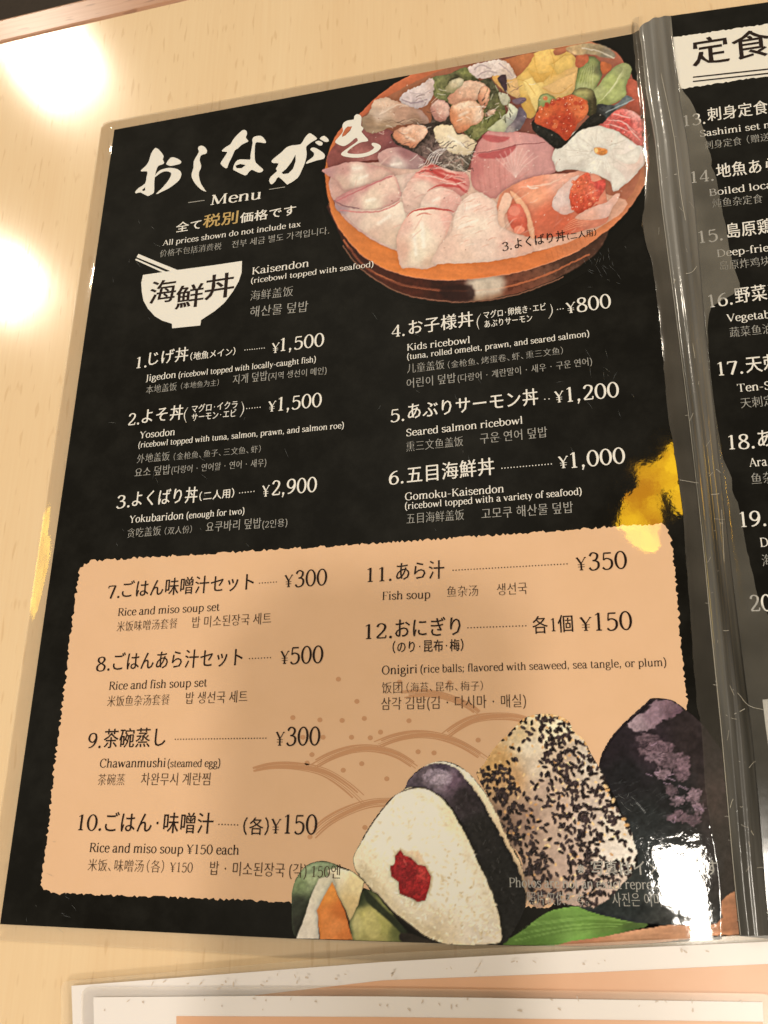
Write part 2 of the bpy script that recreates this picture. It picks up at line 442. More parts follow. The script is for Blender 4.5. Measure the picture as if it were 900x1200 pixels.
def text(name, s, p0, p1, em, sty, mat, parent, z=0.00018, cjk=1.0, px=True):
    """one printed line: its ink runs from p0 to p1 (baseline ends)"""
    st_ = STY[sty]
    if sty == 'e': em *= .88
    a = np.array(plane_pt(*p0) if px else p0); b = np.array(plane_pt(*p1) if px else p1)
    x = 0; VV, TT = [], []; n = 0
    for ch in s:
        adv, V, T = glyph(ch, st_)
        lat = ch in G
        k = 1.0 if lat else cjk
        if len(V):
            V = V * k + np.array([x, 0]); VV.append(V); TT.append(T + n); n += len(V)
        x += adv * k + (0.0 if lat else .02)
    V = np.concatenate(VV); T = np.concatenate(TT)
    used = np.unique(T)
    mn, mx = V[used, 0].min(), V[used, 0].max()
    d = b - a; L = np.linalg.norm(d); ux = d / L; uy = np.array([-ux[1], ux[0]])
    sx = L / (mx - mn)
    P = a + ux * ((V[:, :1] - mn) * sx) + uy * (V[:, 1:] * em)
    return link(name, mesh_xy(name, P, T, z), mat, parent)


def dots(p0, p1, mat, parent, step=0.0009, r=0.00021):
    a = np.array(plane_pt(*p0)); b = np.array(plane_pt(*p1)); n = int(np.linalg.norm(b - a) / step)
    V, T = [], []
    for i in range(n):
        c = a + (b - a) * (i + .5) / n
        k = len(V); V += [(c[0] + r * math.cos(t * math.pi / 3), c[1] + r * math.sin(t * math.pi / 3)) for t in range(6)]
        T += [(k, k + j, k + j + 1) for j in range(1, 5)]
    return link('dotted_leader', mesh_xy('dotted_leader', np.array(V), np.array(T), 0.00018), mat, parent)


# ------------------------------------------------------------------ painting of the printed food photographs
def vnoise(x, y, seed, sc):
    """smooth value noise in [-1, 1]"""
    x = x / sc + 100.5; y = y / sc + 100.5
    rs = np.random.RandomState(seed); tab = rs.rand(256, 256) * 2 - 1
    xi = np.floor(x).astype(int); yi = np.floor(y).astype(int); fx = x - xi; fy = y - yi
    fx = fx * fx * (3 - 2 * fx); fy = fy * fy * (3 - 2 * fy)
    g = lambda a, b: tab[a % 256, b % 256]
    return (g(xi, yi) * (1 - fx) + g(xi + 1, yi) * fx) * (1 - fy) + (g(xi, yi + 1) * (1 - fx) + g(xi + 1, yi + 1) * fx) * fy


class Canvas:
    SS = 2.0
    def __init__(s, x0, y0, x1, y1, bg):
        s.x0, s.y0 = x0, y0
        s.w, s.h = int((x1 - x0) * s.SS), int((y1 - y0) * s.SS)
        s.c = np.zeros((s.h, s.w, 3)); s.c[:] = bg
        s.X = x0 + (np.arange(s.w) + .5)[None, :] / s.SS + np.zeros((s.h, 1))
        s.Y = y0 + (np.arange(s.h) + .5)[:, None] / s.SS + np.zeros((1, s.w))
        s.seed = 0; s.halo = 0.0
        s.a = np.zeros((s.h, s.w))

    def box(s, pts, pad):
        xs = [p[0] for p in pts]; ys = [p[1] for p in pts]
        i0 = max(0, int((min(ys) - pad - s.y0) * s.SS)); i1 = min(s.h, int((max(ys) + pad - s.y0) * s.SS) + 1)
        j0 = max(0, int((min(xs) - pad - s.x0) * s.SS)); j1 = min(s.w, int((max(xs) + pad - s.x0) * s.SS) + 1)
        return (slice(i0, i1), slice(j0, j1)) if i1 > i0 and j1 > j0 else None

    def sdf(s, pts, bx):
        X, Y = s.X[bx], s.Y[bx]
        ins = np.zeros(X.shape, bool); d = np.full(X.shape, 1e9)
        for i in range(len(pts)):
            x0, y0 = pts[i - 1]; x1, y1 = pts[i]
            ex, ey = x1 - x0, y1 - y0; q = ex * ex + ey * ey + 1e-12
            t = np.clip(((X - x0) * ex + (Y - y0) * ey) / q, 0, 1)
            d = np.minimum(d, (X - x0 - t * ex) ** 2 + (Y - y0 - t * ey) ** 2)
            if y0 != y1:
                c = ((y0 > Y) != (y1 > Y)) & (X < ex * (Y - y0) / (y1 - y0) + x0)
                ins ^= c
        d = np.sqrt(d)
        return np.where(ins, d, -d)

    def poly(s, pts, cols, soft=.7, noise=.06, ns=5.0, edge=None, ew=2.0, smooth=True, rough=0.0, alpha=1.0, mask=True, stretch=None):
        """filled shape; cols = one rgb or [(x, y, rgb), ...] blended; edge = rgb that the border tends to"""
        s.seed += 1
        if smooth: pts = [tuple(q) for q in smooth_path(pts, 3, closed=True)]
        bx = s.box(pts, soft + 6)
        if bx is None: return
        X, Y = s.X[bx], s.Y[bx]
        D = s.sdf(pts, bx)
        if s.halo and alpha == 1 and soft < 1.9:
            hz = np.where(D < 0, np.exp(np.minimum(D, 0) / 2.2), 1.0) * s.halo
            s.c[bx] *= (1 - hz * (1, 1.05, 1.08)[0])[..., None]
            cxm = sum(p[0] for p in pts) / len(pts); cym = sum(p[1] for p in pts) / len(pts)
            ext = max(max(abs(p[1] - cym) for p in pts), 3)
            shade_f = 1 + .07 * (cym - Y) / ext - .06 * np.exp(-np.maximum(D, 0) / 2.5)
        else: shade_f = None
        if rough: D = D + vnoise(X, Y, s.seed + 50, 2.2) * rough + vnoise(X, Y, s.seed + 51, 5.5) * rough
        if s.halo: soft = soft + .6
        a = np.clip(D / soft + .5, 0, 1); a = a * a * (3 - 2 * a)
        if isinstance(cols[0], (int, float)): c = np.zeros(X.shape + (3,)); c[:] = cols
        else:
            c = 0; ws = 0
            for x, y, rgb in cols:
                w = 1 / (((X - x) ** 2 + (Y - y) ** 2) + 4) ** 1.6
                c = c + w[..., None] * np.array(rgb, float); ws = ws + w
            c = c / ws[..., None]
        if edge is not None:
            e = np.clip(1 - D / (ew * (2.2 if s.halo else 1)), 0, 1)[..., None] * (.5 if s.halo else .85)
            c = c * (1 - e) + np.array(edge, float) * e
        if noise:
            if stretch:
                ca, sa = math.cos(stretch[0]), math.sin(stretch[0])
                U = (X * ca + Y * sa) / stretch[1]; V = -X * sa + Y * ca
            else: U, V = X, Y
            nz = vnoise(U, V, s.seed, ns) * .6 + vnoise(U, V, s.seed + 9, ns * .45) * .4
            c = c * (1 + noise * nz[..., None])
        if shade_f is not None: c = c * shade_f[..., None]
        a = (a * alpha)[..., None]
        s.c[bx] = s.c[bx] * (1 - a) + c * a
        if mask: s.a[bx] = np.maximum(s.a[bx], np.clip(D / 3.0 + .5, 0, 1))

    def line(s, pts, rgb, w=1.0, alpha=1.0, soft=.8, smooth=True, taper=False):
        if smooth and len(pts) > 2: pts = [tuple(q) for q in smooth_path(pts, 4)]
        bx = s.box(pts, w + 2)
        if bx is None: return
        X, Y = s.X[bx], s.Y[bx]; d = np.full(X.shape, 1e9)
        n = len(pts) - 1
        for i in range(n):
            x0, y0 = pts[i]; x1, y1 = pts[i + 1]
            ex, ey = x1 - x0, y1 - y0; q = ex * ex + ey * ey + 1e-12
            t = np.clip(((X - x0) * ex + (Y - y0) * ey) / q, 0, 1)
            ww = w / 2 * (math.sin(math.pi * (i + .5) / n) if taper else 1)
            d = np.minimum(d, np.sqrt((X - x0 - t * ex) ** 2 + (Y - y0 - t * ey) ** 2) - ww)
        a = (np.clip(.5 - d / soft, 0, 1) * alpha)[..., None]
        s.c[bx] = s.c[bx] * (1 - a) + np.array(rgb, float) * a

    def blob(s, x, y, rx, ry, rgb, rot=0, alpha=1.0, soft=.25):
        r = max(rx, ry) * 1.4 + 1
        bx = s.box([(x - r, y - r), (x + r, y + r)], 0)
        if bx is None: return
        X, Y = s.X[bx] - x, s.Y[bx] - y
        ca, sa = math.cos(rot), math.sin(rot)
        d = np.sqrt(((X * ca + Y * sa) / rx) ** 2 + ((-X * sa + Y * ca) / ry) ** 2)
        a = (np.clip((1 - d) / soft + .5, 0, 1) * alpha)[..., None]
        s.c[bx] = s.c[bx] * (1 - a) + np.array(rgb, float) * a

    def sample(s, arr, u, v):
        x = np.clip((u - s.x0) * s.SS - .5, 0, s.w - 1.001); y = np.clip((v - s.y0) * s.SS - .5, 0, s.h - 1.001)
        xi = x.astype(int); yi = y.astype(int); fx = x - xi; fy = y - yi
        if arr.ndim == 3: fx = fx[:, None]; fy = fy[:, None]
        return (arr[yi, xi] * (1 - fx) + arr[yi, xi + 1] * fx) * (1 - fy) + (arr[yi + 1, xi] * (1 - fx) + arr[yi + 1, xi + 1] * fx) * fy


def to_px(x, y, z=0.0):
    p = np.stack([x - CAM[0], y - CAM[1], np.full_like(x, z - CAM[2])], 1) @ ROT
    return 450 + F_PX * p[:, 0] / -p[:, 2], 600 - F_PX * p[:, 1] / -p[:, 2]


def photo_print(name, cv, clip, z, parent, step=0.00027, label=None, warp=1.0, gain=1.0, gamma=1.0):
    """turn a painted canvas into a fine printed sheet on the page; clip = outline in photograph coordinates"""
    q = np.array([plane_pt(*p) for p in clip])
    x0, y0 = q.min(0) - step; x1, y1 = q.max(0) + step
    nx, ny = int((x1 - x0) / step) + 1, int((y1 - y0) / step) + 1
    gx, gy = np.meshgrid(x0 + np.arange(nx) * step, y0 + np.arange(ny) * step)
    gx, gy = gx.ravel(), gy.ravel()
    def signed(px, py):
        ins = np.zeros(px.shape, bool); d = np.full(px.shape, 1e9); nxm = np.zeros(px.shape); nym = np.zeros(px.shape)
        for i in range(len(q)):
            ax, ay = q[i - 1]; bx, by = q[i]; ex, ey = bx - ax, by - ay
            t = np.clip(((px - ax) * ex + (py - ay) * ey) / (ex * ex + ey * ey + 1e-18), 0, 1)
            cx, cy = ax + t * ex, ay + t * ey
            dd = np.hypot(px - cx, py - cy); m = dd < d
            d = np.where(m, dd, d); nxm = np.where(m, cx, nxm); nym = np.where(m, cy, nym)
            if ay != by: ins ^= ((ay > py) != (by > py)) & (px < ex * (py - ay) / (by - ay) + ax)
        return np.where(ins, d, -d), nxm, nym
    D, cx, cy = signed(gx, gy)
    keep = D.reshape(ny, nx) > -0.5 * step
    quad = keep[:-1, :-1] & keep[1:, :-1] & keep[:-1, 1:] & keep[1:, 1:]
    snap = (np.abs(D) < .62 * step)
    gx = np.where(snap, cx, gx); gy = np.where(snap, cy, gy)
    I, J = np.nonzero(quad); k = I * nx + J
    Fq = np.stack([k, k + 1, k + nx + 1, k + nx], 1)
    used = np.unique(Fq); remap = np.full(nx * ny, -1); remap[used] = np.arange(len(used))
    Fq = remap[Fq]; gx = gx[used]; gy = gy[used]
    u, v = to_px(gx, gy)
    if not getattr(cv, 'sharp', False):       # printed at high contrast: crisp local detail
        cv.sharp = True
        def blur(a, r):
            for ax in (0, 1):
                p_ = np.pad(a, [(r + 1, r) if k == ax else (0, 0) for k in range(3)], mode='edge'); q_ = np.cumsum(p_, axis=ax)
                a = (np.take(q_, range(2 * r + 1, q_.shape[ax]), ax) - np.take(q_, range(0, q_.shape[ax] - 2 * r - 1), ax)) / (2 * r + 1)
            return a
        b1_ = blur(cv.c, 2); b2_ = blur(cv.c, 10)
        cv.c = np.clip(cv.c + .55 * (cv.c - b1_) + .22 * (cv.c - b2_), 4, 250)
    wu = .9 * vnoise(u, v, 31, 3.2) + .8 * vnoise(u, v, 32, 8.0); wv = .9 * vnoise(u, v, 33, 3.2) + .8 * vnoise(u, v, 34, 8.0)
    c = cv.sample(cv.c, u + wu * warp, v + wv * warp) * gain
    nz = .035 * vnoise(u, v, 77, 1.5) + .03 * vnoise(u, v, 78, 4.0) + .015 * vnoise(u, v, 79, 12.0)
    c = c * (1 + nz[:, None])
    c = 255 * (np.clip(c, 0, 255) / 255) ** np.where(c.mean(1, keepdims=True) > 60, gamma, 1.0)
    g = c.mean(1, keepdims=True); c = g + (c - g) * np.array([[1.0, .98, .92]])
    rgb = alb(np.clip(c * np.array([[1.0, .985, .95]]), 0, 255))
    me = bpy.data.meshes.new(name)
    me.vertices.add(len(gx)); me.vertices.foreach_set('co', np.stack([gx, gy, z + page_rise(u, v)], 1).ravel())
    me.loops.add(Fq.size); me.loops.foreach_set('vertex_index', Fq.ravel().astype(np.int32))
    me.polygons.add(len(Fq)); me.polygons.foreach_set('loop_start', (np.arange(len(Fq)) * 4).astype(np.int32))
    me.polygons.foreach_set('loop_total', np.full(len(Fq), 4, np.int32))
    ca = me.color_attributes.new('ink', 'FLOAT_COLOR', 'POINT')
    ca.data.foreach_set('color', np.concatenate([rgb, np.ones((len(rgb), 1))], 1).ravel())
    me.update(); me.validate()
    o = link(name, me, M['photo'], parent)
    if label: o['label'] = label
    return o


# ------------------------------------------------------------------ the table and the floor beyond it
TZ = -0.0014
def wood_mat(name, c1, c2, fleck, rough, ang, grain=1.0):
    m = bpy.data.materials.new(name); n, l = nodes(m)
    out = n.new('ShaderNodeOutputMaterial'); p = n.new('ShaderNodeBsdfPrincipled'); l.new(p.outputs[0], out.inputs[0])
    g = n.new('ShaderNodeNewGeometry'); mp = n.new('ShaderNodeMapping'); mp.inputs['Rotation'].default_value = (0, 0, ang)
    l.new(g.outputs['Position'], mp.inputs['Vector'])
    def tex(sx, sy, det, typ='ShaderNodeTexNoise', sc=1.0):
        s = n.new('ShaderNodeMapping'); s.inputs['Scale'].default_value = (sx, sy, 40); l.new(mp.outputs[0], s.inputs['Vector'])
        t = n.new(typ); t.inputs['Scale'].default_value = sc
        if typ == 'ShaderNodeTexNoise': t.inputs['Detail'].default_value = det
        l.new(s.outputs[0], t.inputs['Vector']); return t
    broad = tex(26 * grain, 2.2, 4)
    fine = tex(900, 28, 3)
    ramp = n.new('ShaderNodeValToRGB')
    ramp.color_ramp.elements[0].position = .33; ramp.color_ramp.elements[1].position = .68
    ramp.color_ramp.elements[0].color = (*alb(c1), 1); ramp.color_ramp.elements[1].color = (*alb(c2), 1)
    mx = n.new('ShaderNodeMath'); mx.operation = 'MULTIPLY_ADD'; mx.inputs[1].default_value = .35
    ml = n.new('ShaderNodeMath'); ml.operation = 'MULTIPLY'; ml.inputs[1].default_value = .65
    l.new(broad.outputs['Fac'], ml.inputs[0]); l.new(fine.outputs['Fac'], mx.inputs[0]); l.new(ml.outputs[0], mx.inputs[2])
    l.new(mx.outputs[0], ramp.inputs['Fac'])
    # short dark pores of beech, long in the direction of the grain
    fl = tex(620, 95, 0); cr = n.new('ShaderNodeValToRGB')
    cr.color_ramp.elements[0].position = .70; cr.color_ramp.elements[0].color = (0, 0, 0, 1)
    cr.color_ramp.elements[1].position = .78; cr.color_ramp.elements[1].color = (1, 1, 1, 1)
    l.new(fl.outputs['Fac'], cr.inputs['Fac'])
    k = n.new('ShaderNodeMath'); k.operation = 'MULTIPLY'; k.inputs[1].default_value = .45; l.new(cr.outputs[0], k.inputs[0])
    mix = n.new('ShaderNodeMix'); mix.data_type = 'RGBA'
    l.new(k.outputs[0], mix.inputs['Factor']); l.new(ramp.outputs[0], mix.inputs['A']); mix.inputs['B'].default_value = (*alb(fleck), 1)
    l.new(mix.outputs['Result'], p.inputs['Base Color'])
    p.inputs['Roughness'].default_value = rough; p.inputs['Specular IOR Level'].default_value = .5
    b = n.new('ShaderNodeBump'); b.inputs['Distance'].default_value = .000008; l.new(fine.outputs['Fac'], b.inputs['Height'])
    l.new(b.outputs[0], p.inputs['Normal'])
    return m

def solid(name, poly, z0, z1, mat, parent, bev=0.0):
    """prism over a convex polygon in metres"""
    poly = ccw(poly); n = len(poly)
    v = [(x, y, z0) for x, y in poly] + [(x, y, z1) for x, y in poly]
    f = [tuple(range(n))[::-1], tuple(range(n, 2 * n))] + [(i, (i + 1) % n, n + (i + 1) % n, n + i) for i in range(n)]
    me = bpy.data.meshes.new(name); me.from_pydata(v, [], f)
    if bev:
        bm = bmesh.new(); bm.from_mesh(me)
        ed = [e for e in bm.edges if abs(e.verts[0].co.z - z1) < 1e-7 and abs(e.verts[1].co.z - z1) < 1e-7]
        bmesh.ops.bevel(bm, geom=ed, offset=bev, segments=3, affect='EDGES', profile=.5); bm.to_mesh(me); bm.free()
    return link(name, me, mat, parent)

e0 = np.array(plane_pt(0, 52, TZ)); e1 = np.array(plane_pt(200, 5, TZ))
ux = (e1 - e0) / np.linalg.norm(e1 - e0); uy = np.array([-ux[1], ux[0]])
r0 = np.array(plane_pt(0, 22, TZ)); rim_w = float((r0 - e0) @ uy)
g_ang = -math.atan2(ux[1], ux[0])
M['beech'] = wood_mat('pale_beech', (236, 196, 144), (243, 208, 158), (216, 172, 120), .125, g_ang)
M['rim'] = wood_mat('brown_wood', (176, 120, 84), (206, 152, 112), (120, 70, 44), .28, g_ang + math.pi / 2)
table = empty('table', (0, 0, -0.72), 'pale beech restaurant table with a brown wooden edge, under the menu and cards', 'table')
def tp(a, b): return tuple(e0 + ux * a + uy * b)
solid('tabletop', [tp(-.5, 0), tp(1.1, 0), tp(1.1, -.75), tp(-.5, -.75)], TZ - .028, TZ, M['beech'], table)
solid('edge_strip', [tp(-.5, .0004), tp(1.1, .0004), tp(1.1, rim_w), tp(-.5, rim_w)], TZ - .034, TZ + .0002, M['rim'], table, .0018)
solid('edge_strip', [tp(-.5, -.7504), tp(1.1, -.7504), tp(1.1, -.75 - rim_w), tp(-.5, -.75 - rim_w)], TZ - .034, TZ + .0002, M['rim'], table, .0018)
for a, b in ((-.42, -.06), (1.02, -.06), (-.42, -.69), (1.02, -.69)):
    c = tp(a, b)
    solid('leg', [(c[0] - .03, c[1] - .03), (c[0] + .03, c[1] - .03), (c[0] + .03, c[1] + .03), (c[0] - .03, c[1] + .03)], -.72, TZ - .0285, M['rim'], table)
M['floor'] = wood_mat('dark_floor', (58, 46, 38), (84, 66, 52), (30, 22, 18), .45, .3, .2)
fl = solid('floor', [(-3, -3), (3, -3), (3, 3.5), (-3, 3.5)], -.76, -.72, M['floor'], None)
tag(fl, 'dark wooden floor beyond the table edge', kind='structure')

# ------------------------------------------------------------------ the laminated menu: two printed pages and the fold between them
menu = empty('menu', (0, 0, TZ), 'open black laminated menu with white Japanese text and food pictures, lying on the beech table', 'menu')
CREASE = [(749, 37), (757, 110), (767, 170), (775, 250), (792, 380), (807, 500), (821, 625), (832, 740), (843, 850), (851, 940), (859, 1030), (866, 1095)]
LEFT_B = [(741, 40), (746, 90), (752, 150), (755, 215), (756, 240), (752, 262), (756, 282), (764, 310), (770, 350), (775, 400), (784, 500), (789, 520), (800, 600), (804, 660), (807, 700), (812, 770), (817, 830), (822, 850), (826, 920), (831, 960), (838, 990), (843, 1020), (846, 1060), (846, 1101)]
BOTTOM = [(0, 1083), (170, 1091.5), (342, 1100), (450, 1103.5), (600, 1108), (690, 1109.5), (760, 1106), (866, 1096)]
def interp(tab, y):
    ys = [p[1] for p in tab]; xs = [p[0] for p in tab]
    return float(np.interp(y, ys, xs))
RISE = .0013
def page_rise(u, v):
    xl = np.interp(v, [p[1] for p in LEFT_B], [p[0] for p in LEFT_B]); xc = np.interp(v, [p[1] for p in CREASE], [p[0] for p in CREASE])
    return RISE * np.clip((u - xl) / np.maximum(xc - xl, 1), 0, 1)
def page_solid(name, px, label):
    lp = ccw([plane_pt(*p) for p in px]); V, T = cdt_fill([lp])
    me = mesh_xy(name, V, T, 0.0)
    bm = bmesh.new(); bm.from_mesh(me)
    r = bmesh.ops.extrude_face_region(bm, geom=bm.faces[:])
    for e in r['geom']:
        if isinstance(e, bmesh.types.BMVert): e.co.z = -.0004
    bmesh.ops.recalc_face_normals(bm, faces=bm.faces[:]); bm.to_mesh(me); bm.free()
    o = link(name, me, M['black'], menu)
    o['label'] = label
    return o
left = page_solid('page', [(134, 152)] + LEFT_B + [(760, 1106)] + BOTTOM[::-1][2:], 'left page, black with a peach panel of set prices')
t0 = np.array(plane_pt(776, 20)); t1 = np.array(plane_pt(900, 2.5)); b0 = np.array(plane_pt(866, 1097)); b1 = np.array(plane_pt(900, 1096))
dr = (t1 - t0) / np.linalg.norm(t1 - t0)
RT = t0 + dr * .2; RB = b0 + dr * .2
rp = [(774, 22.5), (778, 20)]
right_px_left = [(758, 70), (768, 150), (776, 250), (793, 380), (808, 500), (822, 625), (833, 740), (844, 850), (852, 940), (860, 1030), (867, 1097)]
lp = ccw([plane_pt(*p) for p in right_px_left] + [tuple(RB), tuple(RT)] + [plane_pt(776, 20)])
V, T = cdt_fill([lp]); me = mesh_xy('page', V, T, 0.0)
right = link('page', me, M['black'], menu); right['label'] = 'right page, black with set meals 13 to 20'

def film_mat(name, haze, tint, rough=.06, bump=1.0, fade=False):
    """clear laminating film: lets the print through, mirrors the room, a little milky where it has lifted"""
    m = bpy.data.materials.new(name); n, l = nodes(m)
    out = n.new('ShaderNodeOutputMaterial')
    tr = n.new('ShaderNodeBsdfTransparent'); df = n.new('ShaderNodeBsdfDiffuse'); gl = n.new('ShaderNodeBsdfGlossy')
    df.inputs['Color'].default_value = (*tint, 1); gl.inputs['Roughness'].default_value = rough
    b, g = film_bump(n, l, bump)
    l.new(b.outputs[0], gl.inputs['Normal'])
    fr = n.new('ShaderNodeFresnel'); fr.inputs['IOR'].default_value = 1.5; l.new(b.outputs[0], fr.inputs['Normal'])
    nz = n.new('ShaderNodeTexNoise'); nz.inputs['Scale'].default_value = 45; nz.inputs['Detail'].default_value = 4
    l.new(g.outputs['Position'], nz.inputs['Vector'])
    r = n.new('ShaderNodeMapRange'); r.inputs['From Min'].default_value = .3; r.inputs['From Max'].default_value = .7
    r.inputs['To Min'].default_value = haze * .6; r.inputs['To Max'].default_value = haze * 1.35
    l.new(nz.outputs['Fac'], r.inputs['Value'])
    if fade:   # milkier towards the head of the page
        sx = n.new('ShaderNodeSeparateXYZ'); l.new(g.outputs['Position'], sx.inputs[0])
        fy = n.new('ShaderNodeMapRange'); fy.inputs['From Min'].default_value = -.12; fy.inputs['From Max'].default_value = .13
        fy.inputs['To Min'].default_value = .26; fy.inputs['To Max'].default_value = 1.15; l.new(sx.outputs['Y'], fy.inputs['Value'])
        mm_ = n.new('ShaderNodeMath'); mm_.operation = 'MULTIPLY'; l.new(r.outputs[0], mm_.inputs[0]); l.new(fy.outputs[0], mm_.inputs[1]); r = mm_
    m1 = n.new('ShaderNodeMixShader'); l.new(r.outputs[0], m1.inputs[0]); l.new(tr.outputs[0], m1.inputs[1]); l.new(df.outputs[0], m1.inputs[2])
    m2 = n.new('ShaderNodeMixShader'); l.new(fr.outputs[0], m2.inputs[0]); l.new(m1.outputs[0], m2.inputs[1]); l.new(gl.outputs[0], m2.inputs[2])
    l.new(m2.outputs[0], out.inputs[0])
    return m

M['film'] = film_mat('clear_film', .10, (.92, .80, .62), .05)
M['lifted'] = film_mat('lifted_film', .30, (.40, .39, .36), .12, fade=True)
M['lifted_thin'] = film_mat('lifted_film_thin', .16, (.42, .38, .33), .10, fade=True)

def upward(V, Fc):
    a, b, c = (np.array(V[i][:2]) for i in Fc[len(Fc) // 2][:3])
    s = (b[0] - a[0]) * (c[1] - a[1]) - (b[1] - a[1]) * (c[0] - a[0])
    return [f if s > 0 else f[::-1] for f in Fc]
# clear margin of the film round the left page, drooping from the print to the table
def margin(name, inner, outer, zi=0.0, zo=TZ + .0004):
    V, Fc = [], []
    rows = 5
    for i, (a, b) in enumerate(zip(inner, outer)):
        a = np.array(plane_pt(*a)); b = np.array(plane_pt(*b, TZ))
        for k in range(rows):
            t = k / (rows - 1); p = a + (b - a) * t
            wob = .00018 * math.sin(i * 1.9 + k) * t * (1 - t) * 4
            V.append((p[0], p[1], zi - .0002 + (zo - zi + .0002) * t ** 1.3 + wob))
    for i in range(len(inner) - 1):
        for k in range(rows - 1):
            q = i * rows + k; Fc.append((q, q + 1, q + rows + 1, q + rows))
    me = bpy.data.meshes.new(name); me.from_pydata(V, [], upward(V, Fc))
    for p in me.polygons: p.use_smooth = True
    return link(name, me, M['film'], menu)

def along(a, b, n): return [(a[0] + (b[0] - a[0]) * i / n, a[1] + (b[1] - a[1]) * i / n) for i in range(n + 1)]
margin('film_margin', along((0, 1083), (134, 152), 24) + [(134, 152)] * 3 + along((134, 152), (749, 37), 20),
       along((-20, 1093), (117, 158), 24) + [(118, 150), (122, 145), (129, 142.5)] + along((134, 141.5), (747, 28), 20))
margin('film_margin', along((0, 1083), (342, 1100), 10) + BOTTOM[3:],
       along((-8, 1101), (342, 1121), 10) + [(450, 1124), (600, 1126), (690, 1125), (760, 1119), (866, 1106)])

# ---- spine: a rounded, creased tube of film between the pages
TUBE_R = [(786, 19), (790, 60), (797, 120), (806, 170), (815, 250), (826, 380), (838, 500), (852, 625), (866, 740), (880, 850), (889, 940), (896, 1030), (902, 1098)]
TORN = [(782, 20), (785, 40), (795, 98), (801, 108), (811, 121), (816, 134), (824, 152), (829, 172), (834, 186), (833, 196), (839, 208), (844, 238), (848, 255), (853, 282), (858, 310), (866, 330), (867, 340), (859, 346), (852, 351), (838, 356), (832, 362), (829, 380), (830, 410), (834, 450), (838, 480), (841, 505), (848, 540), (857, 560), (858, 578), (865, 592), (874, 640), (882, 675), (889, 705), (905, 730), (935, 790), (960, 900), (990, 1098)]
def tube_mesh():
    N, K = 160, 26
    V, Fc = [], []
    rs = np.random.RandomState(3)
    for i in range(N + 1):
        t = i / N
        for k in range(K + 1):
            s = k / K
            y = 24 + (1096 - 24) * t
            xl = interp(CREASE, y); xr = interp(TUBE_R, y)
            x = xl + (xr - xl) * s
            ytop = 38 - 18 * s if s < 1 else 20
            yy = y if t > .03 else y + (ytop - 24) * (1 - t / .03)
            p = plane_pt(x, yy)
            h = .0024 * math.sin(math.pi * s ** .8) ** .8
            h *= 1 + .16 * math.sin(s * 17 + t * 3 + .6 * math.sin(t * 9)) * math.sin(math.pi * s)
            h += .00025 * vn1(p[1] * 60 + s * 1.5, 5) * math.sin(math.pi * s)
            V.append((p[0], p[1], .0003 + RISE * (1 - s) ** 2 + h * (1 - .25 * t)))
    for i in range(N):
        for k in range(K):
            q = i * (K + 1) + k; Fc.append((q, q + 1, q + K + 2, q + K + 1))
    me = bpy.data.meshes.new('spine_fold'); me.from_pydata(V, [], upward(V, Fc))
    for p in me.polygons: p.use_smooth = True
    return me
def vn1(x, seed): return float(vnoise(np.array([x]), np.array([seed * 3.3]), seed, 1.0)[0])

def spine_material():
    m = bpy.data.materials.new('spine_film'); n, l = nodes(m)
    out = n.new('ShaderNodeOutputMaterial'); p = n.new('ShaderNodeBsdfPrincipled'); l.new(p.outputs[0], out.inputs[0])
    b, g = film_bump(n, l, 5.0)
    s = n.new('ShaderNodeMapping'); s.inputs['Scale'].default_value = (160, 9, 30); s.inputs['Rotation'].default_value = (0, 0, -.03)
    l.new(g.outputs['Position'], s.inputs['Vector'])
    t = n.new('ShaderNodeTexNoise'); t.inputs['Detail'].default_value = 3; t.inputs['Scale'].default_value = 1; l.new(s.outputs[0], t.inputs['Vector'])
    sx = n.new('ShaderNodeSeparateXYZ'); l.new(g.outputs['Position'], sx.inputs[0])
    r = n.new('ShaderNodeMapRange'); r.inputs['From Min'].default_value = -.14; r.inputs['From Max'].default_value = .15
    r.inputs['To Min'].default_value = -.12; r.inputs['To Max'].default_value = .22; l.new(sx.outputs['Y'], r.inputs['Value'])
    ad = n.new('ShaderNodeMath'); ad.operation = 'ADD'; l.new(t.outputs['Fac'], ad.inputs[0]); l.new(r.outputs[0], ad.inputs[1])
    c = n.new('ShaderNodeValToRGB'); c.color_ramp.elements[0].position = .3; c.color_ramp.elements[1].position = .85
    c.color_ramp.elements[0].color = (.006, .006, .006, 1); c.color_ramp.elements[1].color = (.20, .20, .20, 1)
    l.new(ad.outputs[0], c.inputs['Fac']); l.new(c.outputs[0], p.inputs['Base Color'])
    p.inputs['Roughness'].default_value = .35; p.inputs['Coat Weight'].default_value = 1; p.inputs['Coat Roughness'].default_value = .09
    p.inputs['Specular IOR Level'].default_value = .4
    l.new(b.outputs[0], p.inputs['Coat Normal'])
    return m
spine = link('spine_fold', tube_mesh(), spine_material(), menu)

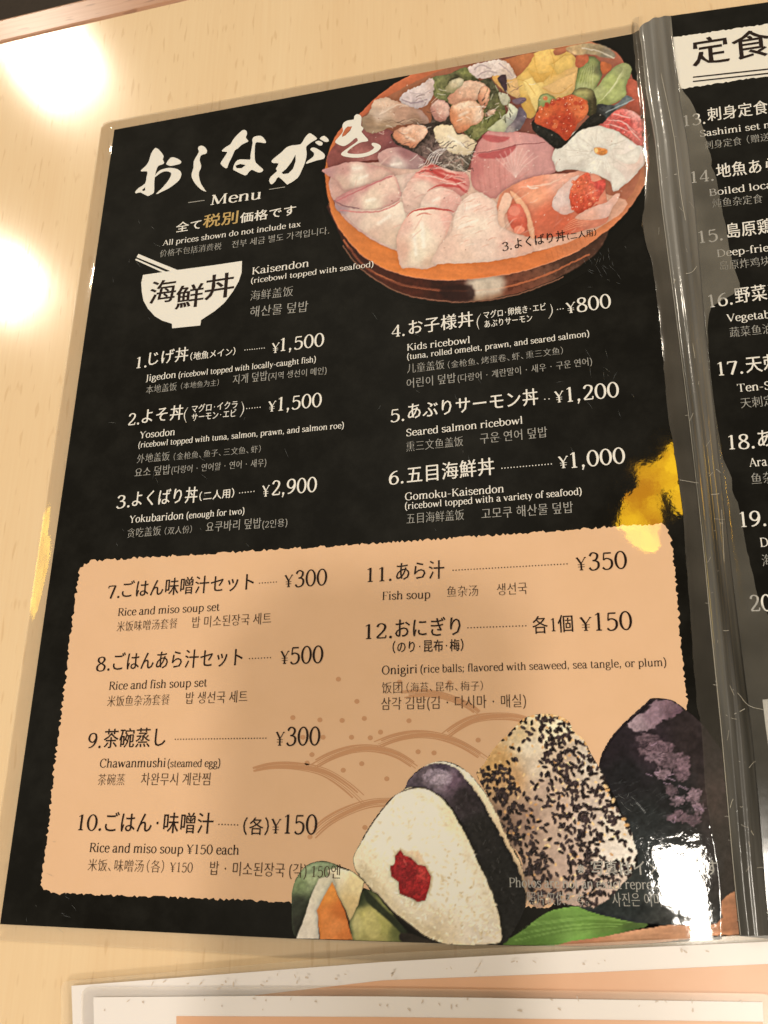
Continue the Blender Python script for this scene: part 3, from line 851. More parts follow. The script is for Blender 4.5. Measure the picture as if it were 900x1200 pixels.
def sheet_between(name, A, B, z, mat, n=150, lift=0.0, y0=24, y1=1098, k=6, parent=None):
    V, Fc = [], []
    for i in range(n + 1):
        y = y0 + (y1 - y0) * i / n
        xa, xb = interp(A, y), interp(B, y)
        jag = 0.8 * vn1(y / 3.0, 11)
        for j in range(k + 1):
            s = j / k
            p = plane_pt(xa + (xb - xa) * s + (jag if (j == 0 and A is LEFT_B) or (j == k and B is TORN) else 0), y)
            V.append((p[0], p[1], z + (RISE * s if B is CREASE else 0) + lift * math.sin(math.pi * min(s + .1, 1)) + (.00007 if lift else 0) * vn1(y / 30 + s * 2, 23)))
    for i in range(n):
        for j in range(k):
            q = i * (k + 1) + j; Fc.append((q, q + 1, q + k + 2, q + k + 1))
    me = bpy.data.meshes.new(name); me.from_pydata(V, [], upward(V, Fc))
    for p in me.polygons: p.use_smooth = True
    return link(name, me, mat, parent or menu)
sheet_between('page_bend', LEFT_B, CREASE, 0.0, M['black'], y0=40, y1=1096, k=2, parent=left)
sheet_between('lifted_film', LEFT_B, CREASE, .00045, M['lifted_thin'], lift=.0003)
sheet_between('lifted_film', TUBE_R, TORN, .00045, M['lifted'], lift=.0003)

# thin creases, scratches and glints of the film, drawn in pale colour
def hair(name, pts, w, parent, z, mat):
    w *= .55
    p = [np.array(plane_pt(*q)) for q in smooth_path(pts, 3)]
    V, Fc = [], []
    for i, q in enumerate(p):
        d = p[min(i + 1, len(p) - 1)] - p[max(i - 1, 0)]; d /= np.linalg.norm(d) + 1e-9
        nn = np.array([-d[1], d[0]]) * w / 2
        zz = z(i / (len(p) - 1)) if callable(z) else z
        V += [(q[0] + nn[0], q[1] + nn[1], zz), (q[0], q[1], zz + w * .3), (q[0] - nn[0], q[1] - nn[1], zz)]
    for i in range(len(p) - 1):
        for k in (0, 1): a = i * 3 + k; Fc.append((a, a + 1, a + 4, a + 3))
    me = bpy.data.meshes.new(name); me.from_pydata(V, [], Fc)
    return link(name, me, mat, parent)
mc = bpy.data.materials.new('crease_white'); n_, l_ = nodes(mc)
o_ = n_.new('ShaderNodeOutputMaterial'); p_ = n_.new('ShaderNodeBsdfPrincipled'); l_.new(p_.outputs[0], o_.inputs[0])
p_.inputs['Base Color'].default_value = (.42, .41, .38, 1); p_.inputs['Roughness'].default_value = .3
hair('crease', [(x + 1, y) for x, y in CREASE], .00028, spine, .0021, mc)
hair('crease', [(767, 60), (778, 110), (790, 170), (797, 230), (803, 265)], .0003, spine, .0030, mc)  # long highlight of the tube, drawn as a pale sliver
hair('crease', [(805, 360), (809, 392), (814, 425)], .00022, spine, .0028, mc)
hair('crease', [(789, 338), (793, 331), (800, 327), (810, 325), (816, 318)], .0003, spine, .0028, mc)
hair('crease', [(796, 566), (808, 568), (822, 569), (835, 557)], .0002, spine, .0025, mc)
hair('crease', [(821, 584), (834, 583), (842, 582)], .0003, spine, .0024, mc)
hair('crease', [(835, 804), (848, 806), (862, 812), (876, 828), (893, 833)], .0002, spine, .0022, mc)
hair('crease', [(848, 840), (860, 838), (872, 832)], .0003, spine, .0022, mc)
hair('crease', [(850, 895), (860, 893), (872, 894)], .0002, spine, .0021, mc)
hair('crease', [(845, 600), (848, 660), (847, 700)], .0002, spine, .0019, mc)
rh = random.Random(9)
for i in range(64):      # short wrinkles across the tube, their glints put in as pale colour
    y = rh.uniform(60, 1080); xc = interp(CREASE, y); xr = interp(TUBE_R, y)
    x0 = xc + rh.uniform(-6, (xr - xc) * .8); L = rh.uniform(3, 15); a = rh.gauss(0, .5)
    if rh.random() < .35: a += 1.45
    pts = [(x0, y), (x0 + L * .5 * math.cos(a), y + L * .5 * math.sin(a) + rh.uniform(-1.5, 1.5)), (x0 + L * math.cos(a), y + L * math.sin(a))]
    sm = min(max((x0 + L * .5 - xc) / (xr - xc), .1), .9); hh = .0024 * math.sin(math.pi * sm ** .8) ** .8 * .9
    hair('crease', pts, rh.uniform(.00010, .00022), spine, .0003 + hh + .00035, mc)

# fine scratches rubbed into the film over the black print
rsx = random.Random(21); sv, sf_ = [], []
for cx, cy, n_s, sp in ((700, 310, 26, 22), (250, 560, 14, 90), (560, 470, 16, 110), (160, 330, 10, 60), (700, 440, 12, 40), (60, 1060, 10, 40), (860, 300, 10, 30), (740, 950, 16, 40)):
    for i in range(n_s):
        x = cx + rsx.gauss(0, sp * .6); y = cy + rsx.gauss(0, sp * .6); a = rsx.gauss(.9, .5); L = rsx.uniform(3, 15)
        if x > 745 or (90 < x < 790 and 640 < y < 1030 and cx != 740): continue
        p = np.array(plane_pt(x, y)); q = np.array(plane_pt(x + L * math.cos(a), y + L * math.sin(a))); d = (q - p) / np.linalg.norm(q - p); w = np.array([-d[1], d[0]]) * .00003
        k = len(sv); md = (p + q) / 2 + w * rsx.uniform(-6, 6)
        sv += [(*p, .00022), (*(md + w), .00022), (*q, .00022), (*(md - w), .00022)]; sf_.append((k, k + 3, k + 2, k + 1))
me = bpy.data.meshes.new('scratches'); me.from_pydata(sv, [], sf_)
M['scratch'] = print_mat('scratch_white', (120, 118, 110), matt=.3)
tag(link('scratches', me, M['scratch'], left), kind='stuff')

# ------------------------------------------------------------------ peach panel with its torn-paper outline
def ragged(pts, amp, step, seed):
    rs = random.Random(seed); out = []
    for i in range(len(pts)):
        a = np.array(pts[i], float); b = np.array(pts[(i + 1) % len(pts)], float); d = b - a; L = np.linalg.norm(d)
        if L < .01: continue
        n = np.array([-d[1], d[0]]) / L; k = max(1, int(L / step))
        for j in range(k):
            t = (j + rs.uniform(-.3, .3)) / k
            out.append(tuple(a + d * max(0, t) + n * (rs.uniform(-amp, amp) if rs.random() < .7 else rs.choice((-1.3, 1.1)) * amp)))
    return out
PANEL = [(93, 672), (97, 663), (106, 657.5), (250, 648.5), (440, 637), (600, 626), (727, 616.5), (774, 614), (781, 619), (786, 630), (789, 655), (793, 690), (797, 745),
         (801, 785), (806, 830), (806, 900), (796, 1040), (786, 1066), (344, 1057), (200, 1051.5), (62, 1047), (52, 1043), (48, 1034), (58, 960), (63, 905), (68, 865), (77, 795), (86, 718)]
panel = flat('peach_panel', [ragged(PANEL, 1.25, 2.6, 5)], .00005, M['peach'], left)

def T3(pts, ox, oy, s): return [(ox + x / s, oy + y / s) for x, y in pts]
Z5 = lambda pts: T3(pts, 290, 790, 3.0)
WAVES = [([(20, 335), (90, 322), (180, 325), (270, 345), (350, 395), (420, 460)], 11), ([(225, 325), (290, 290), (370, 265), (450, 262), (530, 285), (605, 335)], 9),
         ([(450, 250), (520, 224), (600, 212), (680, 220), (760, 250), (845, 305)], 9), ([(690, 220), (740, 185), (800, 158), (880, 148), (960, 155), (1050, 190)], 9),
         ([(540, 72), (620, 68), (700, 80), (780, 112), (825, 150)], 8), ([(228, 565), (280, 520), (350, 482), (430, 455), (510, 450), (570, 462)], 11)]
loops = []
rw = random.Random(4)
for pts, w in WAVES:
    base = np.array(smooth_path(Z5(pts), 5))
    d = np.gradient(base, axis=0); d /= np.linalg.norm(d, axis=1, keepdims=True); nn = np.stack([-d[:, 1], d[:, 0]], 1)
    for k in range(5):
        off = (k - 2) * w * .23
        m = len(base); i0 = rw.randint(0, 2); i1 = m - rw.randint(0, 3)
        tt = np.linspace(0, 1, m)
        fan = .45 + .75 * tt if w == 11 and pts[0][1] < 400 else 1.05 - .25 * tt
        c = base + nn * (off * fan)[:, None]
        hw = (.95 + .5 * np.sin(tt * 7 + k * 2)) * (.35 + .65 * np.sin(np.pi * np.clip(tt * .9 + .08, 0, 1)))
        seg = slice(i0, i1)
        loops.append([tuple(q) for q in (c + nn * hw[:, None])[seg]] + [tuple(q) for q in (c - nn * hw[:, None])[seg][::-1]])
flat('wave_pattern', loops, .00009, M['tan'], left)
DOTS = [(320, 18), (385, 96), (160, 153), (255, 161), (333, 163), (411, 156), (568, 164), (195, 222), (266, 222), (366, 222), (432, 224), (468, 204), (227, 283), (210, 313), (402, 315), (337, 338), (600, 273), (656, 277), (811, 232), (490, 368), (413, 539), (535, 28), (710, 30), (220, 572)]
for q in DOTS:
    c = Z5([q])[0]; flat('dot', [[(c[0] + 3.1 * math.cos(a * math.pi / 5), c[1] + 2.9 * math.sin(a * math.pi / 5)) for a in range(10)]], .00009, M['tan'], left)

# ------------------------------------------------------------------ the printed bowl of seafood
BK = (14, 13, 10)
cv = Canvas(372, 40, 772, 362, BK)
A1 = lambda pts: T3(pts, 370, 120, 4.5)
A2 = lambda pts: T3(pts, 420, 50, 4.5)
A3 = lambda pts: T3(pts, 570, 40, 4.2857)
A4 = lambda pts: T3(pts, 540, 170, 3.75)
def C1(*a): return [(*A1([(x, y)])[0], c) for x, y, c in a]
def C2(*a): return [(*A2([(x, y)])[0], c) for x, y, c in a]
def C3(*a): return [(*A3([(x, y)])[0], c) for x, y, c in a]
def C4(*a): return [(*A4([(x, y)])[0], c) for x, y, c in a]
# wall of the lacquered tub
cv.poly([(384, 240), (394, 265), (402, 284), (416, 305), (436, 325), (470, 343), (503, 352), (537, 354), (580, 350), (620, 339.5), (660, 323), (690, 304), (708, 284), (700, 262), (560, 300), (440, 290)],
        [(410, 300, (60, 30, 24)), (480, 338, (70, 32, 22)), (520, 345, (52, 26, 20)), (562, 343, (150, 120, 92)), (600, 338, (96, 50, 34)), (690, 300, (74, 48, 36)), (545, 340, (70, 36, 28)), (575, 345, (120, 84, 60))], soft=2.5, noise=.15)
cv.line([(403, 282), (430, 314), (470, 333), (510, 340), (545, 341), (590, 337), (640, 322), (690, 298)], (164, 86, 50), 2.0, .85)
cv.line([(402, 288), (424, 316), (466, 342), (505, 351), (545, 354), (600, 347), (660, 325)], (150, 96, 70), 1.3, .7)
cv.line([(408, 290), (440, 322), (480, 335), (530, 341.5)], (92, 44, 30), 2.2, .8)
cv.poly([(550, 328), (588, 325), (586, 343), (552, 346)], (212, 196, 174), soft=12, noise=.1, alpha=.8)
cv.poly([(520, 335), (553, 335), (554, 352), (520, 350)], (40, 22, 20), soft=5, noise=.1, alpha=.8)
# rim
RIM = [(381, 209), (382, 190), (389, 168), (400, 150), (420, 135), (431, 123), (449, 108), (471, 93), (520, 70), (600, 45), (660, 42), (715, 57), (733, 76), (744, 98), (755, 135), (760, 180), (760, 197), (756, 215), (745, 234), (727, 257), (705, 275), (679, 293), (647, 307), (607, 319), (567, 325.5), (540, 327.5), (526, 328.6), (492, 326), (459, 318), (428, 302), (408, 282), (394, 262), (385.6, 238)]
cv.poly(RIM, [(383, 210, (186, 98, 48)), (400, 262, (196, 108, 50)), (440, 300, (206, 112, 48)), (520, 320, (208, 112, 50)), (600, 312, (206, 108, 52)), (700, 262, (196, 112, 68)), (750, 220, (172, 104, 70)), (750, 130, (150, 84, 66)), (450, 112, (184, 94, 56)), (600, 60, (186, 104, 60)), (430, 128, (176, 86, 52))], soft=1.2, noise=.07, stretch=(.2, 5))
cv.line([(408, 282), (428, 302), (459, 318), (492, 326), (526, 328.6), (567, 325.5), (607, 319), (647, 307), (679, 293)], (226, 140, 96), 1.0, .6)
cv.line([(385, 238), (394, 262), (408, 281)], (224, 130, 80), 1.0, .5)
for i in range(9):
    x = 640 + i * 5.5; cv.line([(x, 296 - i * 2.6), (x + 3, 306 - i * 2.8)], (176, 92, 48), .9, .45, smooth=False)
# hollow of the tub in the dark gaps
cv.poly([(386, 205), (392, 175), (430, 132), (478, 100), (560, 70), (700, 60), (742, 110), (752, 180), (742, 225), (700, 262), (640, 292), (545, 304), (470, 296), (420, 270), (392, 240)], [(400, 200, (112, 52, 44)), (470, 100, (150, 90, 60)), (600, 200, (110, 60, 50)), (740, 180, (160, 92, 66))], soft=2)
cv.poly([(388, 205), (440, 190), (560, 200), (700, 225), (735, 240), (700, 268), (640, 292), (545, 303), (470, 296), (420, 270), (394, 242)], [(400, 215, (196, 150, 136)), (500, 250, (222, 184, 164)), (600, 280, (224, 176, 150)), (700, 250, (206, 150, 122))], soft=1.5)
cv.halo = .09
# dark red fish on the left and its pale cut faces
cv.poly(A1([(60, 290), (110, 215), (200, 150), (290, 140), (400, 150), (480, 230), (560, 260), (575, 330), (470, 330), (350, 300), (200, 320), (80, 350)]), C1((130, 260, (124, 64, 58)), (300, 190, (122, 66, 62)), (420, 230, (118, 62, 62)), (530, 300, (136, 84, 82)), (250, 300, (160, 96, 88))), noise=.12)
cv.poly(A1([(330, 270), (420, 235), (520, 262), (570, 320), (540, 350), (440, 350), (350, 330)]), C1((360, 290, (186, 140, 132)), (430, 330, (214, 190, 180)), (540, 330, (168, 130, 128)), (480, 260, (150, 98, 98))), noise=.10, stretch=(.3, 3))
cv.poly(A1([(35, 355), (100, 335), (200, 312), (300, 330), (370, 350), (420, 385), (350, 415), (240, 445), (150, 468), (120, 430), (90, 400), (50, 378)]), C1((60, 360, (176, 128, 124)), (150, 350, (190, 140, 130)), (220, 350, (226, 200, 182)), (220, 400, (232, 212, 190)), (330, 380, (208, 168, 150)), (140, 430, (206, 170, 150)), (300, 330, (196, 150, 138))), noise=.05, edge=(196, 132, 124), ew=1.8)
cv.poly(A1([(400, 395), (470, 380), (540, 370), (500, 430), (455, 500), (430, 440)]), C1((440, 400, (220, 190, 172)), (500, 400, (214, 176, 162))), noise=.06)
cv.poly(A1([(100, 515), (160, 475), (250, 440), (340, 410), (410, 380), (440, 440), (452, 490), (420, 530), (360, 560), (250, 580), (160, 580), (120, 560)]), C1((150, 490, (190, 128, 124)), (260, 440, (200, 142, 134)), (300, 480, (226, 196, 172)), (290, 530, (236, 216, 190)), (400, 440, (222, 186, 166)), (200, 560, (204, 160, 148)), (420, 520, (206, 160, 146))), noise=.05, edge=(186, 116, 112), ew=1.6)
cv.poly(A1([(100, 530), (130, 545), (240, 568), (360, 560), (440, 520), (470, 560), (470, 640), (430, 700), (425, 775), (350, 740), (280, 700), (200, 640), (150, 590), (110, 570)]), C1((130, 560, (160, 126, 128)), (200, 600, (206, 170, 156)), (280, 640, (226, 198, 176)), (420, 560, (236, 214, 192)), (380, 720, (224, 190, 164)), (300, 700, (216, 178, 156))), noise=.04)
cv.line(A1([(130, 570), (250, 580), (360, 568), (440, 525)]), (196, 118, 112), 1.8, .8)
cv.line(A1([(98, 518), (150, 545), (230, 562)]), (110, 74, 80), 1.2, .8)
cv.line(A1([(110, 520), (200, 478), (300, 430), (400, 390)]), (186, 104, 104), 1.5, .8)
# white fish, front centre
cv.poly(A1([(530, 370), (590, 330), (680, 300), (760, 345), (810, 400), (800, 470), (740, 510), (660, 560), (560, 560), (480, 590), (460, 530), (455, 480), (490, 420)]), C1((560, 380, (220, 150, 136)), (640, 350, (186, 74, 66)), (700, 410, (206, 120, 108)), (560, 440, (232, 202, 182)), (500, 520, (226, 186, 168)), (640, 500, (234, 208, 188)), (780, 440, (206, 130, 120)), (700, 330, (224, 190, 174))), noise=.09, stretch=(.4, 3))
for p, c, w in (([(530, 372), (600, 360), (680, 395), (760, 420), (800, 440)], (178, 58, 52), 5), ([(570, 345), (620, 338), (690, 372), (770, 385)], (186, 70, 62), 4), ([(545, 385), (620, 392), (700, 420)], (234, 206, 190), 1.6), ([(590, 470), (640, 440), (700, 440), (760, 450), (800, 470)], (188, 72, 66), 3.4), ([(720, 400), (760, 450), (800, 480)], (180, 60, 60), 2.6), ([(620, 350), (700, 352), (740, 380)], (232, 198, 184), 1.4), ([(660, 420), (730, 432), (790, 420)], (234, 208, 192), 1.3)):
    cv.line(A1(p), c, w * .8, .85, soft=1.4, taper=True)
cv.poly(A1([(600, 470), (680, 450), (760, 490), (770, 540), (720, 590), (640, 600), (560, 590), (560, 520)]), C1((620, 500, (228, 190, 172)), (700, 540, (220, 164, 150)), (600, 560, (234, 204, 186))), noise=.06)
cv.poly(A1([(480, 600), (530, 560), (600, 552), (680, 570), (720, 600), (690, 700), (655, 760), (650, 840), (620, 868), (560, 880), (500, 872), (450, 872), (432, 800), (428, 720), (445, 660)]), C1((470, 640, (222, 176, 158)), (540, 600, (232, 204, 182)), (560, 700, (238, 222, 196)), (540, 800, (236, 218, 190)), (450, 780, (218, 170, 146)), (640, 640, (230, 194, 174)), (600, 860, (224, 186, 158)), (690, 620, (222, 166, 150))), noise=.04, edge=(224, 168, 146), ew=1.6)
cv.line(A1([(480, 605), (520, 572), (590, 560), (680, 566), (740, 580)]), (178, 62, 54), 2.6, .85, taper=True)
cv.line(A1([(530, 600), (570, 585), (610, 592)]), (196, 96, 80), 2.2, .6, taper=True)
# scored white fillet right of it
cv.poly(A4([(0, 250), (60, 210), (110, 220), (160, 260), (165, 330), (210, 380), (270, 400), (310, 440), (310, 475), (200, 500), (100, 515), (20, 520), (-40, 520), (-130, 520), (-90, 440), (-40, 380), (-30, 320)]),
        C4((20, 260, (228, 200, 182)), (80, 260, (222, 186, 168)), (60, 350, (234, 210, 188)), (-60, 460, (228, 188, 166)), (100, 440, (232, 200, 180)), (220, 440, (226, 184, 164)), (280, 460, (224, 170, 144)), (0, 500, (232, 196, 172))), noise=.05)
rs = random.Random(11)
for i in range(30):
    t = i / 30; x = rs.uniform(-40, 120); y = 240 + 220 * t + rs.uniform(-5, 5)
    L = rs.uniform(22, 50)
    cv.line(A4([(x, y), (x + L * .5, y - 9), (x + L, y - 12)]), rs.choice([(208, 150, 130), (244, 228, 208), (214, 160, 136)]), 1.1, .55, soft=1.2, taper=True)
# pink cut block, centre
cv.poly(A4([(45, 90), (60, 30), (90, -30), (150, -75), (240, -60), (330, -45), (400, -10), (410, 60), (415, 120), (300, 145), (200, 190), (150, 235), (100, 215), (50, 180)]), C4((80, -20, (196, 128, 120)), (60, 100, (190, 110, 104)), (120, 180, (206, 134, 124)), (250, 60, (214, 158, 148)), (350, 60, (198, 138, 132)), (330, 0, (188, 130, 126)), (180, -50, (196, 132, 126)), (150, 120, (208, 136, 126))), noise=.05, stretch=(1.4, 4), edge=(184, 112, 106), ew=1.5)
cv.poly(A4([(80, 40), (160, 25), (240, 0), (215, 42), (170, 60), (90, 58)]), (166, 62, 62), soft=2, alpha=.75)
cv.poly(A4([(95, -45), (170, -38), (215, -34), (180, -12), (110, -18)]), (168, 66, 66), soft=2, alpha=.75)
cv.line(A4([(70, 38), (160, 22), (250, 0), (370, -12)]), (120, 62, 62), .9, .8)
for k in range(9):
    a = -2.5 + k * .22
    cv.line(A4([(240, 140), (240 + 60 * math.cos(a), 130 + 62 * math.sin(a) * 1.0), (250 + 120 * math.cos(a), 120 + 105 * math.sin(a))]), (232, 196, 186), 1.0, .45, soft=1.3)
for k in range(6): cv.line(A4([(70 + k * 26, 60), (74 + k * 24, 120), (86 + k * 22, 190)]), (178, 100, 96), 1.2, .35, soft=1.6)
# salmon roll with roe, lower right
cv.poly(A4([(165, 300), (160, 250), (190, 200), (260, 160), (360, 130), (470, 125), (560, 105), (620, 150), (640, 230), (650, 290), (640, 340), (560, 370), (440, 400), (330, 410), (250, 390), (190, 360)]), C4((180, 240, (214, 130, 96)), (300, 170, (222, 136, 104)), (240, 290, (196, 90, 62)), (320, 220, (226, 150, 112)), (380, 320, (208, 98, 66)), (460, 360, (204, 92, 60)), (560, 320, (214, 126, 96)), (350, 380, (206, 100, 68)), (440, 160, (222, 160, 136)), (180, 340, (226, 172, 146))), noise=.10, stretch=(-.5, 2.5))
cv.poly(A4([(215, 200), (260, 230), (300, 290), (325, 400), (305, 405), (285, 330), (240, 250)]), (236, 170, 128), noise=.05, soft=1)
cv.poly(A4([(195, 210), (225, 230), (215, 270), (190, 320), (195, 365), (165, 345), (165, 280)]), (232, 184, 156), noise=.06, soft=1)
cv.poly(A4([(220, 265), (262, 262), (290, 320), (285, 380), (235, 375), (205, 320)]), C4((240, 290, (206, 100, 78)), (260, 360, (196, 84, 60))), noise=.12)
cv.blob(*A4([(235, 290)])[0], 7, 6, (222, 124, 100)); cv.blob(*A4([(258, 372)])[0], 6, 4.5, (224, 128, 98))
cv.line(A4([(255, 185), (330, 180), (400, 165), (450, 140)]), (240, 196, 170), 2.2, .7, taper=True)
cv.line(A4([(290, 175), (310, 190), (345, 188)]), (246, 218, 198), 2.4, .7, taper=True)
cv.poly(A4([(420, 210), (470, 160), (520, 130), (490, 190), (480, 260), (500, 290), (450, 305), (400, 270)]), C4((440, 250, (226, 196, 186)), (480, 160, (222, 180, 166)), (460, 290, (218, 172, 158))), noise=.05)
cv.poly(A4([(480, 200), (510, 150), (560, 120), (580, 160), (630, 150), (635, 190), (600, 240), (560, 285), (510, 300), (480, 250)]), C4((520, 180, (206, 92, 58)), (580, 190, (212, 100, 70)), (530, 260, (196, 70, 44)), (600, 180, (190, 66, 56))), noise=.2, ns=2.5)
for i in range(26):
    x, y = rs.uniform(490, 600), rs.uniform(160, 285); q = A4([(x, y)])[0]
    cv.blob(*q, 2.1, 2.1, rs.choice([(214, 92, 54), (222, 112, 74), (196, 66, 44)]), alpha=.8); cv.blob(q[0] - .6, q[1] - .7, .6, .6, (246, 190, 160), alpha=.7)
cv.poly(A4([(500, 320), (560, 280), (640, 250), (680, 215), (700, 220), (660, 290), (640, 320), (560, 330)]), C4((560, 310, (226, 166, 142)), (640, 280, (222, 176, 160)), (680, 230, (210, 160, 140))), noise=.08)
for k in range(5): cv.line(A4([(430 + 10 * k, 385 - 10 * k), (500, 362 - 9 * k), (560 + 8 * k, 350 - 10 * k)]), (232, 160, 120), 1.0, .5, taper=True)
# white squid flower, right
cv.poly(A3([(330, 620), (350, 570), (400, 540), (430, 500), (500, 470), (580, 460), (650, 480), (700, 520), (770, 560), (810, 590), (800, 640), (740, 720), (690, 760), (640, 790), (620, 740), (560, 710), (500, 690), (420, 680), (360, 690), (345, 660)]), C3((380, 600, (222, 214, 200)), (450, 540, (226, 220, 206)), (560, 500, (214, 206, 192)), (650, 560, (220, 208, 194)), (560, 640, (228, 220, 206)), (430, 660, (206, 196, 184)), (760, 640, (226, 196, 180)), (660, 740, (226, 206, 194)), (740, 580, (236, 224, 214))), noise=.05, edge=(204, 190, 176), ew=1.4)
for p in ([(460, 560), (480, 620), (470, 670)], [(560, 480), (550, 540), (520, 600)], [(620, 560), (640, 640), (620, 700)], [(500, 600), (580, 650), (660, 640)]): cv.line(A3(p), (196, 186, 172), 1.2, .5, soft=2)
for pts in ([(400, 545), (450, 590), (500, 600), (480, 640), (400, 650)], [(440, 500), (500, 540), (520, 590), (470, 570)], [(560, 465), (600, 520), (600, 565), (550, 530)], [(660, 490), (660, 550), (620, 585), (640, 520)], [(770, 565), (700, 600), (640, 610), (700, 650), (760, 640)], [(640, 780), (620, 700), (590, 640), (660, 680), (700, 740)], [(500, 688), (520, 640), (560, 625), (560, 700)]):
    cv.poly(A3(pts), rs.choice([(236, 230, 216), (230, 222, 208)]), noise=.04, edge=(196, 186, 172), ew=1.8, soft=1.2, alpha=.85)
for k in range(22):
    a = rs.uniform(0, 6.28); r0, r1 = rs.uniform(40, 80), rs.uniform(100, 190)
    cv.line(A3([(575 + r0 * math.cos(a), 590 + r0 * .7 * math.sin(a)), (575 + r1 * math.cos(a + .1), 590 + r1 * .62 * math.sin(a + .1))]), rs.choice([(250, 246, 236), (190, 180, 166)]), .8, .45, soft=1.0, smooth=False, taper=False)
cv.poly(A3([(540, 575), (570, 568), (605, 580), (605, 600), (575, 610), (550, 600)]), (214, 134, 66), soft=1.4, noise=.2, ns=2)
cv.blob(*A3([(552, 585)])[0], 2, 3, (236, 196, 120))
# crab legs at the right edge
cv.poly(A3([(560, 440), (620, 400), (680, 375), (740, 390), (790, 440), (800, 540), (760, 560), (700, 510), (640, 480), (600, 470)]), C3((620, 420, (206, 96, 86)), (700, 440, (198, 74, 66)), (770, 500, (210, 110, 98)), (740, 400, (226, 150, 140))), noise=.25, ns=3)
for p in ([(600, 430), (680, 440), (760, 500)], [(640, 400), (720, 420)], [(590, 450), (660, 465), (720, 490)], [(690, 440), (740, 500), (775, 540)]): cv.line(A3(p), (240, 200, 190), 1.3, .7, taper=True)
cv.poly(A3([(700, 230), (760, 240), (790, 330), (795, 420), (750, 390), (700, 370), (710, 300)]), C3((740, 280, (176, 84, 60)), (760, 370, (160, 74, 54))), noise=.15)
# cucumber leaves
cv.poly(A3([(440, 280), (450, 200), (490, 130), (530, 110), (570, 140), (580, 210), (560, 250), (540, 290), (470, 290)]), C3((470, 220, (142, 150, 78)), (530, 150, (122, 128, 74)), (540, 230, (168, 174, 102)), (480, 270, (180, 186, 120)), (565, 180, (92, 92, 60))), noise=.12, edge=(62, 66, 38), ew=1.6)
for k in range(6): cv.line(A3([(455 + k * 16, 285), (470 + k * 13, 220), (500 + k * 8, 150)]), (192, 196, 138), 1.0, .45, taper=True)
cv.poly(A3([(520, 300), (560, 260), (600, 210), (650, 160), (700, 145), (730, 180), (700, 260), (700, 310), (640, 350), (580, 375), (545, 350)]), C3((560, 290, (178, 184, 118)), (620, 240, (160, 170, 96)), (690, 170, (136, 140, 90)), (640, 320, (164, 174, 104)), (590, 350, (138, 146, 80))), noise=.12, edge=(120, 124, 74), ew=1.6)
for k in range(8): cv.line(A3([(560 + k * 10, 345 - k * 8), (620 + k * 6, 290 - k * 10), (690, 200 - k * 4)]), (206, 208, 152), 1.0, .4, taper=True)
cv.poly(A3([(575, 140), (630, 160), (600, 200), (580, 195)]), (176, 90, 48), noise=.1)
cv.poly(A3([(560, 350), (640, 360), (700, 310), (730, 330), (640, 390), (580, 450), (540, 430)]), C3((600, 400, (60, 62, 62)), (690, 330, (96, 104, 104)), (560, 420, (38, 36, 32))), noise=.3)
cv.line(A3([(600, 395), (680, 355), (740, 330)]), (190, 196, 196), 1.3, .5)
# rolled omelet
cv.poly(A3([(150, 220), (200, 150), (240, 95), (330, 75), (420, 95), (460, 150), (450, 230), (430, 300), (350, 330), (300, 300), (262, 320), (250, 400), (205, 420), (170, 330)]), C3((220, 170, (226, 178, 84)), (300, 120, (232, 186, 96)), (400, 110, (214, 170, 84)), (240, 270, (238, 202, 112)), (380, 240, (228, 182, 104)), (210, 360, (208, 160, 72)), (350, 170, (222, 172, 76)), (430, 200, (216, 170, 100))), noise=.06)
for p, c in (([(185, 235), (230, 215), (285, 300), (250, 390), (220, 330)], (240, 206, 118)), ([(280, 270), (360, 230), (450, 190), (440, 260), (400, 300), (340, 310)], (224, 178, 108)), ([(320, 150), (390, 110), (430, 105), (440, 160), (360, 200)], (226, 184, 92)), ([(205, 180), (270, 200), (330, 190), (290, 240), (250, 245)], (214, 164, 72))): cv.poly(A3(p), c, noise=.05, smooth=False, soft=1)
for p in ([(240, 95), (250, 180), (290, 250)], [(320, 80), (340, 150), (325, 220)], [(160, 225), (200, 240), (245, 300)], [(330, 150), (400, 100)], [(280, 270), (360, 300), (430, 250)]): cv.line(A3(p), (196, 142, 56), .9, .6)
cv.poly(A3([(80, 135), (160, 110), (238, 95), (215, 150), (150, 215), (120, 170)]), C3((120, 150, (170, 96, 54)), (200, 120, (182, 106, 58))), noise=.08)
cv.poly(A3([(340, 80), (400, 70), (395, 95), (345, 108)]), (170, 98, 62), noise=.1)
cv.poly(A3([(450, 110), (500, 100), (515, 130), (480, 165), (450, 160)]), (172, 88, 54), noise=.15)
cv.poly(A3([(400, 70), (500, 45), (600, 60), (650, 110), (600, 120), (520, 100), (440, 105)]), C3((430, 80, (196, 160, 110)), (550, 70, (150, 130, 96)), (620, 100, (120, 108, 90))), noise=.2, soft=2)
cv.line(A3([(480, 70), (560, 85), (640, 120)]), (214, 200, 176), 1.6, .7)
cv.poly(A3([(30, 215), (70, 180), (130, 190), (160, 250), (165, 320), (110, 300), (60, 260)]), C3((80, 200, (216, 160, 80)), (130, 270, (222, 176, 110))), noise=.1)
